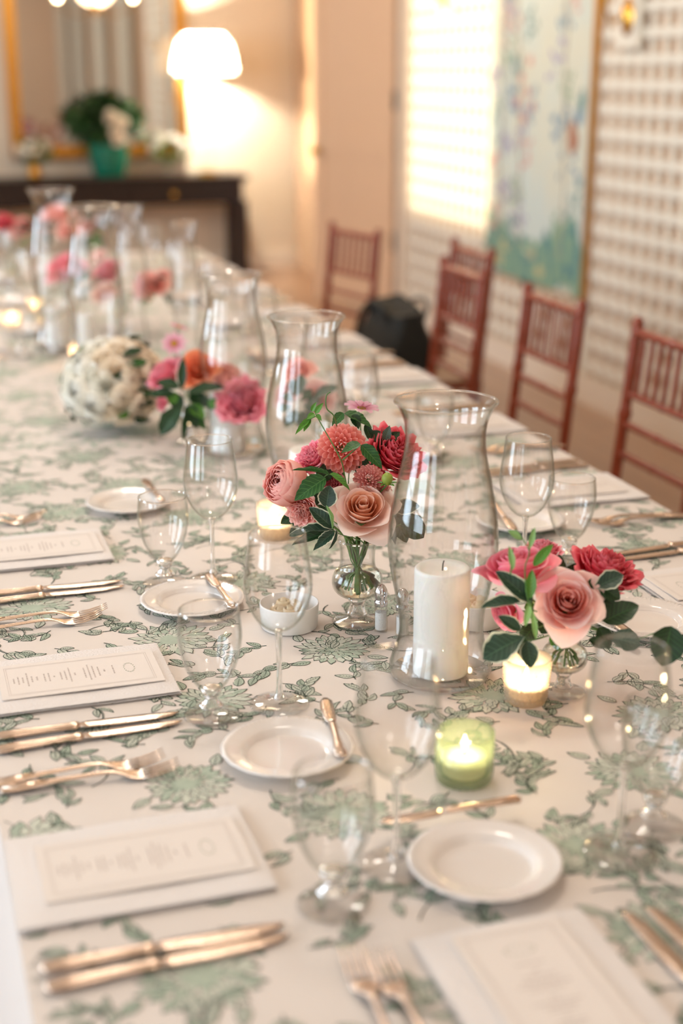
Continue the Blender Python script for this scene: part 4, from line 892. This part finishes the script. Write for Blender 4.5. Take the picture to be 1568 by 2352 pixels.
sprig('pittosporum_sprig', 'variegated cream-edged leaves at the lower left of the nearest centrepiece', [[(765, 1215, 2.04), (775, 1225, 2.05), vm(14), vf(14)], [(748, 1163, 2.04), (766, 1214, 2.04)]],
      [((749, 1165), (756, 1116), 2.035, 46, 'ovate', Vg), ((765, 1214), (712, 1164), 2.035, 36, 'ovate', Vg), ((766, 1218), (663, 1218), 2.035, 38, 'serrated', Vg, (0, .9, .6)), ((766, 1220), (668, 1246), 2.04, 34, 'serrated', Dk, (0, .6, .9)), ((768, 1221), (718, 1262), 2.032, 30, 'serrated', Vg), ((772, 1216), (760, 1262), 2.035, 14, 'ovate', Vg, (.9, .2, .5)), ((748, 1160), (768, 1214), 2.03, 12, 'plain', G_PALE, (.8, .2, .6))])
sprig('pittosporum_sprig', 'dark leaves right of the peach rose seen through the nearest hurricane', [[(930, 1195, 2.12), (900, 1215, 2.11), vm(15), vf(15)]],
      [((905, 1180), (975, 1232), 2.12, 60, 'obovate', Dk), ((905, 1170), (962, 1160), 2.12, 42, 'ovate', Vg), ((900, 1215), (908, 1250), 2.11, 16, 'serrated', Dk), ((905, 1190), (935, 1245), 2.115, 36, 'ovate', G_GREY)])
sprig('leaf_cluster', 'deep green leaves filling the heart of the nearest centrepiece', [[(800, 1100, 2.12), vm(16), vf(16)]],
      [((790+dx, 1120+dy), (790+dx*2.1, 1110+dy*2.0), 2.10+.004*i, 42, 'ovate', Dk, (0, .3, 1)) for i, (dx, dy) in enumerate(((-30, -20), (30, -30), (0, -40), (-50, 20), (45, 10), (-10, 10), (60, -60), (-20, -60), (20, 25), (70, 40), (-60, 60), (-40, 45), (-70, 45)))])
for k in range(3):
    a = 1.3+k*2.1; sprig('cut_stem', 'thorny dark cut stem standing in the water of the footed vase', [[Vector((VX+.02*math.cos(a), VY+.02*math.sin(a), TOP+.15)), Vector((VX, VY, TOP+.09)), Vector((VX-.024*math.cos(a), VY-.024*math.sin(a), TOP+.054))]], [], cat='stem', smat='stem_dark' if k else 'stem', sr=.0034, group='cut stems in the footed vase')
# --- right-hand arrangement
RX, RY = .814, 1.582; vase(RX, RY, 'small glass vase under the blush rose at right', .80)
def g(i): return vf(i, .8, RX, RY)
def h(i): return vm(i, .8, RX, RY)
flower('garden_rose', 'full blush-pink rose facing the camera in the right-hand arrangement', 'rose', 'blush', at(1303, 1384, 1.82), cvec(-.05, .35, .95), .0400, g(0), mouth=h(0), spin=.5)
flower('garden_rose', 'loose coral-pink rose at the left of the right-hand arrangement', 'rose', 'pink', at(1188, 1308, 1.85), cvec(-.15, .85, .3), .0450, g(1), mouth=h(1))
flower('garden_rose', 'deep pink rose at the right of the right-hand arrangement', 'ruffle', 'hot', at(1386, 1318, 1.88), cvec(.25, .75, .45), .0440, g(2), mouth=h(2))
flower('garden_rose', 'small pink bloom drooping beneath the coral-pink rose', 'rose', 'pink', at(1160, 1408, 1.87), cvec(-.8, -.3, .4), .0240, g(3), mouth=h(3))
flower('garden_rose', 'pink bloom at the back between the two deep pink roses', 'ruffle', 'pink', at(1245, 1270, 1.90), cvec(0, .9, .3), .026, g(4), mouth=h(4))
sprig('pittosporum_sprig', 'variegated leaves fanning left of the blush rose', [[(1215, 1375, 1.80), (1230, 1440, 1.82), h(5), g(5)], [(1190, 1470, 1.80), (1225, 1470, 1.82), h(6)]],
      [((1222, 1385), (1143, 1310), 1.80, 46, 'ovate', Vg), ((1195, 1382), (1105, 1388), 1.80, 38, 'ovate', Vg, (0, .8, .7)), ((1195, 1448), (1147, 1414), 1.80, 32, 'ovate', Vg), ((1205, 1462), (1108, 1508), 1.79, 78, 'obovate', Vg, (0, .6, .9)), ((1210, 1472), (1220, 1534), 1.79, 46, 'ovate', Vg), ((1190, 1462), (1215, 1512), 1.795, 40, 'obovate', Dk), ((1215, 1390), (1190, 1330), 1.805, 22, 'plain', G_PALE)])
sprig('leaf_sprig', 'pale lime shoots standing over the coral-pink rose', [[(1183, 1215, 1.79), (1215, 1265, 1.79), (1205, 1310, 1.79), (1222, 1400, 1.80), h(7), g(7)], [(1222, 1215, 1.80), (1215, 1265, 1.79)], [(1178, 1260, 1.79), (1172, 1320, 1.79)]],
      [((1198, 1240), (1168, 1218), 1.79, 18, 'plain', G_PALE), ((1215, 1262), (1228, 1212), 1.79, 14, 'plain', G_PALE), ((1178, 1310), (1170, 1255), 1.79, 16, 'plain', G_PALE), ((1225, 1300), (1268, 1250), 1.80, 24, 'ovate', Lm), ((1215, 1375), (1222, 1310), 1.795, 26, 'ovate', Lm), ((1230, 1470), (1222, 1400), 1.80, 14, 'plain', G_PALE), ((1205, 1440), (1218, 1380), 1.80, 16, 'plain', G_PALE)])
sprig('leaf_sprig', 'dark leaves between the blush rose and the deep pink rose', [[(1400, 1350, 1.83), (1385, 1420, 1.84), h(8), g(8)], [(1470, 1470, 1.84), (1400, 1455, 1.85), h(9)]],
      [((1362, 1352), (1430, 1318), 1.83, 48, 'obovate', Vg), ((1375, 1345), (1425, 1375), 1.83, 44, 'ovate', Dk), ((1385, 1428), (1466, 1388), 1.83, 56, 'ovate', Dk), ((1378, 1350), (1392, 1430), 1.835, 52, 'ovate', Dk), ((1375, 1440), (1400, 1490), 1.84, 40, 'ovate', Dk), ((1392, 1462), (1472, 1478), 1.83, 54, 'obovate', G_GREY), ((1352, 1468), (1395, 1486), 1.83, 26, 'ovate', Dk), ((1370, 1345), (1352, 1335), 1.835, 30, 'ovate', Dk)])
sprig('leaf_sprig', 'single dark green rounded leaf reaching out to the right edge', [[(1540, 1450, 1.80), (1500, 1455, 1.82), (1440, 1470, 1.85), h(9), g(9)]], [((1541, 1438), (1522, 1530), 1.79, 82, 'ovate', Dk, (0, .3, 1))])
sprig('leaf_cluster', 'green leaves and stems in the heart of the right-hand arrangement', [[(1260, 1340, 1.88), h(10), g(10)], [(1300, 1450, 1.86), h(11), g(11)]],
      [((1265+dx, 1385+dy), (1265+dx*2.0, 1375+dy*2.0), 1.87+.003*i, 40, 'ovate', Dk if i % 3 else Lm, (0, .3, 1)) for i, (dx, dy) in enumerate(((-20, -30), (10, -50), (30, -40), (-30, 10), (-10, 40), (-35, 50), (10, 60), (55, 20), (60, -20), (-25, 20), (20, 20)))])
# --- third arrangement (orange ranunculus)
AX, AY = .619, 3.05; vase(AX, AY, 'small glass vase under the orange ranunculus', .95)
def g(i): return vf(i, .95, AX, AY)
def h(i): return vm(i, .95, AX, AY)
flower('ranunculus', 'orange ranunculus on top of the second arrangement', 'rose', 'orange', at(453, 848, 3.06), cvec(.08, .35, .95), .0370, g(0), mouth=h(0))
flower('garden_rose', 'bright pink rose hanging right of the orange ranunculus', 'ruffle', 'pink', at(556, 924, 3.02), cvec(.1, .35, .9), .0500, g(1), mouth=h(1))
flower('garden_rose', 'dusty salmon bloom behind the orange ranunculus', 'rose', 'salmon', at(518, 868, 3.12), cvec(.4, .5, .6), .0400, g(2), mouth=h(2), detail=False)
flower('garden_rose', 'pink bloom behind the leaves at the left of the orange ranunculus', 'ruffle', 'pink', at(380, 862, 3.12), cvec(-.5, .5, .5), .0400, g(3), mouth=h(3), detail=False)
flower('garden_rose', 'small pink bloom low at the left of the second arrangement', 'ruffle', 'pink', at(374, 925, 3.10), cvec(-.7, .0, .5), .018, g(4), mouth=h(4), detail=False)
flower('daisy', 'white cosmos with yellow centre above the second arrangement', 'daisy', 'mauve', at(400, 790, 3.10), cvec(.0, .35, .95), .0280, g(5), mouth=h(5), sr=.001)
flower('cosmos', 'small mauve cosmos behind the white one', 'daisy', 'mauve', at(410, 752, 3.2), cvec(.3, .9, .3), .0220, g(6), mouth=h(6), detail=False, sr=.001)
sprig('leaf_sprig', 'large dark leaves around the orange ranunculus', [[(430, 900, 3.0), (436, 950, 3.02), h(7), g(7)]],
      [((418, 892), (420, 822), 3.0, 22, 'ovate', Dk), ((432, 905), (514, 884), 3.0, 34, 'ovate', Dk, (0, .7, .7)), ((400, 905), (341, 904), 3.0, 26, 'ovate', Dk), ((412, 890), (360, 875), 3.0, 28, 'ovate', Dk), ((424, 925), (366, 996), 2.99, 46, 'obovate', Dk), ((440, 930), (470, 960), 3.02, 34, 'serrated', Lm), ((440, 905), (495, 940), 3.03, 30, 'serrated', G_GREY), ((430, 930), (452, 985), 3.02, 36, 'serrated', Dk), ((405, 925), (380, 895), 3.01, 30, 'serrated', Lm), ((445, 960), (475, 985), 3.03, 26, 'serrated', Sv), ((430, 940), (420, 1015), 3.0, 16, 'ovate', Dk), ((540, 960), (590, 945), 3.03, 24, 'ovate', Dk), ((480, 935), (500, 915), 3.02, 26, 'serrated', G_LIME), ((410, 940), (400, 900), 3.02, 34, 'ovate', Dk), ((440, 900), (462, 925), 3.01, 36, 'ovate', Dk)])
# --- arrangement beyond the second hurricane
BX, BY = .875, 2.86; vase(BX, BY, 'small glass vase beyond the second hurricane', .85)
def g(i): return vf(i, .85, BX, BY)
def h(i): return vm(i, .85, BX, BY)
flower('garden_rose', 'peach rose seen through the neck of the second hurricane', 'rose', 'salmon', at(684, 850, 2.98), cvec(-.1, .5, .8), .028, g(0), mouth=h(0), detail=False)
flower('garden_rose', 'blush rose seen through the right side of the second hurricane', 'rose', 'blush', at(732, 912, 2.96), cvec(.3, .3, .8), .034, g(1), mouth=h(1), detail=False)
flower('garden_rose', 'second blush rose low behind the second hurricane', 'rose', 'blush', at(656, 905, 2.99), cvec(-.5, .3, .8), .026, g(2), mouth=h(2), detail=False)
sprig('leaf_sprig', 'grey-green foliage seen through the second hurricane', [[(690, 860, 2.95), (685, 960, 2.96), h(3), g(3)]],
      [((685+dx*.3, 930+dy*.3), (685+dx, 930+dy), 2.94, 26, 'obovate', G_GREY if i % 3 else Dk) for i, (dx, dy) in enumerate(((-15, -60), (8, -70), (-35, -25), (30, -35), (-45, 10), (38, 10), (-20, 35), (25, 40), (5, 50), (-30, 50), (50, -10), (90, -45)))])
# --- far arrangements at the left
FARS = [
 (.475, 4.62, .9, [('bright pink rose at far left below the tallest hurricane', 'rose', 'pink', (147, 617), .052, 4.55), ('hot pink bloom right of the far pink rose', 'ruffle', 'pink', (248, 628), .046, 4.5), ('pale peach rose under the hot pink bloom', 'rose', 'peach', (238, 672), .036, 4.4), ('tiny blush bloom above the hot pink bloom', 'rose', 'blush', (225, 588), .024, 4.6)]),
 (.70, 4.55, .9, [('salmon rose between the far glass chimneys', 'rose', 'salmon', (345, 655), .048, 4.4), ('coral bloom behind the salmon rose', 'ruffle', 'coral', (372, 640), .030, 4.5)]),
 (.45, 5.55, 1.0, [('coral dahlia at the far left edge before the console', 'ruffle', 'coral', (52, 525), .048, 5.5), ('dark coral bloom at the picture edge before the console', 'ruffle', 'hot', (12, 515), .040, 5.5), ('salmon rose seen through the tallest hurricane', 'rose', 'salmon', (125, 500), .058, 5.5), ('peach bloom right of the tallest hurricane neck', 'rose', 'salmon', (155, 530), .036, 5.4)]),
 (.78, 5.9, .9, [('pale blush rose near the far end of the table', 'rose', 'blush', (205, 520), .040, 5.6)])]
ar = random.Random(4)
for n_, (x, y, s, fl) in enumerate(FARS):
    vase(x, y, ['small vase under the far pink roses', 'small vase between the far glass chimneys', 'small vase at the far left below the console', 'small vase near the far end of the table'][n_], s, name='bud_vase')
    cen = Vector((0, 0, 0))
    for i, (lb, kd, cl, pp, r_, z) in enumerate(fl):
        c = at(*pp, z); cen += c; flower('garden_rose', lb, kd, cl, c, cvec(ar.uniform(-.4, .4), .5, .8), r_, vf(i, s, x, y), mouth=vm(i, s, x, y), detail=False)
    cen /= len(fl); t = thing('leaf_cluster', cen, 'green leaves around '+['the far pink roses', 'the far salmon rose', 'the coral blooms at the picture edge', 'the pale blush rose at the table end'][n_], 'foliage')
    mb = MB(); mb.tube([(0, 0, 0), tuple((Vector((x, y, TOP+.07))-cen))], .002, 6); obj('stem', mb.mesh('stem', M['stem']), t)
    for k in range(14):
        d = Vector((ar.gauss(0, 1), ar.gauss(0, 1), ar.gauss(-.2, .8))).normalized(); orient(obj('leaf', leaf_mesh('ovate', ar.choice((Dk, Sv, Lm))), t), d*.02-Vector((0, 0, .02)), d, Vector((0, 0, 1)), (.03, .07, .07))
# --- white bouquet lying on the table
bc = at(262, 890, 3.25); bc.z = TOP+.113; bq = thing('bridal_bouquet', (bc.x, bc.y, TOP), 'domed bouquet of white and cream roses lying on the table', 'bouquet'); br = random.Random(8)
off = Vector((0, 0, .113))
mb = MB(); mb.lathe([(.0001, -.085), (.06, -.075), (.09, -.03), (.09, .02), (.06, .07), (.0001, .085)], 20); obj('leaf_core', mb.mesh('leaf_core', G_DARK), bq, off)
for k in range(58):
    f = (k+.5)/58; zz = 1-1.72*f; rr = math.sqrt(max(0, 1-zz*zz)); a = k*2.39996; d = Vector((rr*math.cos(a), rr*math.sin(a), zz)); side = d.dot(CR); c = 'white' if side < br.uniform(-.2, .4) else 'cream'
    p_ = off+Vector((d.x*.106, d.y*.104, d.z*.088))
    o = obj('rose', joined(br.choice(('rose', 'ball', 'rose')), c), bq); o.matrix_basis = axis_matrix(p_, d, br.uniform(.027, .034), br.uniform(0, 6))
for k in range(26):
    f = (k+.5)/26; zz = .9-1.7*f; rr = math.sqrt(1-zz*zz); a = k*2.1+.7; d = Vector((rr*math.cos(a), rr*math.sin(a), zz)); tg = d.cross(Vector((0, 0, 1))).normalized()*br.choice((-1, 1))+d*.5-Vector((0, 0, .3 if d.dot(CR) < 0 else 0))
    orient(obj('leaf', leaf_mesh('ovate', br.choice((Dk, Dk, Sv, Lm))), bq), off+d*.100, tg, d, (.022, .048, .048))
mb = MB(); mb.tube([(0, .05, .06), (.02, .16, .03), (.03, .24, .018)], [.022, .018, .020], 14); obj('stem_bundle', mb.mesh('stem_bundle', M['stem']), bq)
# ------------------------------------------------------------------ chairs
def chair_proto():
    t = thing('banquet_chair', (0, 0, -5), '', 'chair'); m = M['mahog']
    def bamboo(p0, p1, r, k=4, taper=1):
        n = 26; pts = []; rad = []
        for i in range(n+1):
            s = i/n; pts.append(Vector(p0).lerp(Vector(p1), s)); rr = r*(1-(1-taper)*s); ph = (s*k) % 1; rr += r*.28*math.exp(-((min(ph, 1-ph))/.05)**2); rad.append(rr)
        mb = MB(); mb.tube(pts, rad, 10); return mb
    for s in (-1, 1):
        mb = bamboo((.03, s*.175, 0), (.0, s*.180, .45), .0155, 3); b2 = bamboo((0, s*.180, .45), (.045, s*.178, .925), .0150, 4); mb.add(b2.v, b2.f); o = obj('back_post', mb.mesh('back_post', m, 'all'), t)
        q = MB(); q.lathe([(.0001, .945), (.010, .942), (.0155, .932), (.012, .92), (.0001, .92)], 12, (.045, s*.178, 0)); obj('finial', q.mesh('finial', m, 'all'), o)
        obj('leg', bamboo((-.365, s*.19, 0), (-.355, s*.185, .44), .0155, 3).mesh('leg', m, 'all'), t)
        obj('side_stretcher', bamboo((-.358, s*.187, .18), (.01, s*.178, .18), .009, 3).mesh('side_stretcher', m, 'all'), t)
    for nm, z, x, r in (('crest_rail', .905, .043, .0125), ('spindle_rail', .742, .028, .0095), ('back_rail', .662, .020, .0095), ('back_rail', .582, .012, .0095)):
        obj(nm, bamboo((x, -.178, z), (x, .178, z), r, 4).mesh(nm, m, 'all'), t)
    for k in range(7):
        y = -.135+k*.045; obj('spindle', bamboo((.028, y, .742), (.043, y, .905), .0065, 3).mesh('spindle', m, 'all'), t)
    q = MB(); q.box((-.177, 0, .445), (.385, .385, .03)); obj('seat_frame', q.mesh('seat_frame', m, False), t)
    q = MB(); q.grid(lambda u, v: (-.175+u*.182, (v-.5)*.37, .462+.032*(1-u**6)*(1-(2*v-1)**6)), 14, 14); q.box((-.175, 0, .466), (.35, .36, .02)); obj('seat_cushion', q.mesh('seat_cushion', M['cushion'], 'all'), t, label='beige seat cushion')
    obj('front_stretcher', bamboo((-.36, -.187, .22), (-.36, .187, .22), .009, 3).mesh('front_stretcher', m, 'all'), t); obj('rear_stretcher', bamboo((.018, -.177, .20), (.018, .177, .20), .009, 3).mesh('rear_stretcher', m, 'all'), t)
    return t
ch0 = chair_proto()
CH = [(1.80, 3.09, 0, 'mahogany spindle-back chair at the right edge, nearest the camera'), (1.79, 3.745, 0, 'mahogany spindle-back chair second from the right'), (1.785, 4.42, 0, 'mahogany spindle-back chair standing in front of the pulled-out one'), (2.03, 4.93, 0, 'mahogany spindle-back chair pulled back, holding the black bag'), (1.80, 5.62, R(14), 'mahogany spindle-back chair farthest left, turned away at the table')]
for i, (x, y, a, lb) in enumerate(CH):
    if i == 0: ch0.location = (x, y, 0); ch0['label'] = lb; ch0['group'] = 'spindle-back chairs along the right side'
    else: copy_thing(ch0, (x, y, 0), a, lb)
# black bag on the seat of the pulled-out chair
bgx, bgy = 1.80, 4.98; bag = thing('handbag', (bgx, bgy, .497), 'black soft bag with a looped handle on a chair seat', 'bag')
def sq(c, k=.55): return math.copysign(abs(c)**k, c)
q = MB(); q.grid(lambda u, v: ((.115+.012*math.sin(v*6))*sq(math.cos(u*PI))*(1-.45*v**2)*(1+.04*math.sin(u*11)), (.185+.012*math.cos(u*9))*sq(math.sin(u*PI))*(1-.10*v*v), v*(.215+.018*math.sin(u*PI*1.0+.4))+.008*math.sin(u*9)*v), 48, 14)
q.grid(lambda u, v: ((.115*.55)*sq(math.cos(u*PI))*(1-v), .166*sq(math.sin(u*PI))*(1-v), .215+(.018*math.sin(u*PI+.4)+.008*math.sin(u*9))*(1-v)-.03*v), 48, 4); obj('bag_body', q.mesh('bag_body', M['bag'], 'all'), bag)
for s_ in (-1, 1):
    q = MB(); q.tube(smooth_prof([(s_*.06, -.09, .16), (s_*.085, -.085, .215), (s_*.10, .0, .235), (s_*.085, .085, .215), (s_*.06, .09, .16)], 5), .008, 8); obj('handle', q.mesh('handle', M['bag']), bag)
q = MB(); q.tube(smooth_prof([(-.02, .16, .16), (-.02, .24, .19), (-.03, .33, .13), (-.04, .37, .02), (-.04, .30, .01)], 5), .014, 8); obj('strap', q.mesh('strap', M['bag']), bag)
# ------------------------------------------------------------------ on the console
def leafball(t, c, rx, rz, n, mats, L=.07, name='foliage', seed=1):
    rg = random.Random(seed); mbs = MB()
    for k in range(n):
        d = Vector((rg.gauss(0, 1), rg.gauss(0, 1), rg.gauss(.2, .8))).normalized(); p_ = Vector((c[0]+d.x*rx*rg.uniform(.5, 1), c[1]+d.y*rx*.7*rg.uniform(.5, 1), c[2]+d.z*rz*rg.uniform(.5, 1)))
        y = (d+Vector((rg.gauss(0, .5), rg.gauss(0, .5), rg.gauss(0, .5)))).normalized(); x = y.orthogonal().normalized(); z = x.cross(y); l = L*rg.uniform(.7, 1.3); w_ = l*.24
        mbs.mat = rg.randrange(len(mats)); mbs.add([p_, p_+y*l*.45+x*w_, p_+y*l+z*l*.05, p_+y*l*.45-x*w_, p_+y*l*.45-z*l*.06], [(0, 1, 4), (1, 2, 4), (2, 3, 4), (3, 0, 4)], [(0, 0), (1, .5), (0, 1), (-1, .5), (0, .5)])
    return obj(name, mbs.mesh(name, mats, 'all'), t, kind='stuff')
pot = thing('planter', (1.66, CY+.22, CT), 'teal glazed pot on the console', 'pot')
q = MB(); q.lathe(smooth_prof([(.0001, 0), (.10, 0), (.115, .02), (.14, .12), (.155, .22), (.16, .235)], 3)+[(.15, .235), (.14, .2), (.0001, .19)], 40); obj('pot_body', q.mesh('pot_body', M['teal'], 'all'), pot)
hy = thing('hydrangea_plant', (1.66, CY+.22, CT+.20), 'bushy dark green plant with a few cream blooms in the teal pot', 'plant')
leafball(hy, (0, 0, .20), .26, .17, 900, [G_DARK, G_RASP, G_DARK], .075, seed=2); q = MB(); q.tube([(0, 0, -.01), (0, 0, .2)], .015, 8); obj('stem', q.mesh('stem', M['stem']), hy)
for (x, z) in ((.03, .14), (.07, .20), (.0, .24), (.05, .08)): o = obj('bloom', joined('rose', 'cream'), hy); o.matrix_basis = axis_matrix(Vector((x, -.22, z)), (0, -1, .3), .042)
def console_flowers(x, label, cols_, vlabel, vz=.12, n=9, rad=.11, sd=3):
    v = thing('console_vase', (x, CY+.16, CT), vlabel, 'vase'); q = MB(); q.lathe(smooth_prof([(.0001, 0), (.04, 0), (.05, .03), (.035, .08), (.045, vz)], 3)+[(.04, vz), (.0001, vz-.02)], 24); obj('vase_body', q.mesh('vase_body', M['gold' if sd == 3 else 'glass_h'], 'all'), v)
    t = thing('flower_bunch', (x, CY+.16, CT+vz-.01), label, 'flowers'); rg = random.Random(sd)
    for k in range(n):
        d = Vector((rg.gauss(0, 1), rg.gauss(-.4, .6), rg.gauss(.4, .6))).normalized(); o = obj('bloom', joined(rg.choice(('rose', 'ball')), rg.choice(cols_)), t); o.matrix_basis = axis_matrix(Vector((d.x*rad, d.y*rad*.7, .10+d.z*rad*.7)), d, .036)
    q = MB(); q.tube([(0, 0, -.06), (0, 0, .12)], .012, 8); obj('stem', q.mesh('stem', M['stem']), t); leafball(t, (0, 0, .07), rad, .08, 120, [G_LIME, G_DARK], .05, seed=sd)
console_flowers(1.10, 'bunch of yellow-white blooms left of the teal pot', ['white', 'cream'], 'gilded vase left of the teal pot')
console_flowers(2.10, 'bunch of white blooms right of the teal pot', ['white'], 'glass vase right of the teal pot', .11, 13, .13, 5)
for k in PROTO:
    if k not in used:
        for c in list(PROTO[k].children): bpy.data.objects.remove(c)
        bpy.data.objects.remove(PROTO[k])
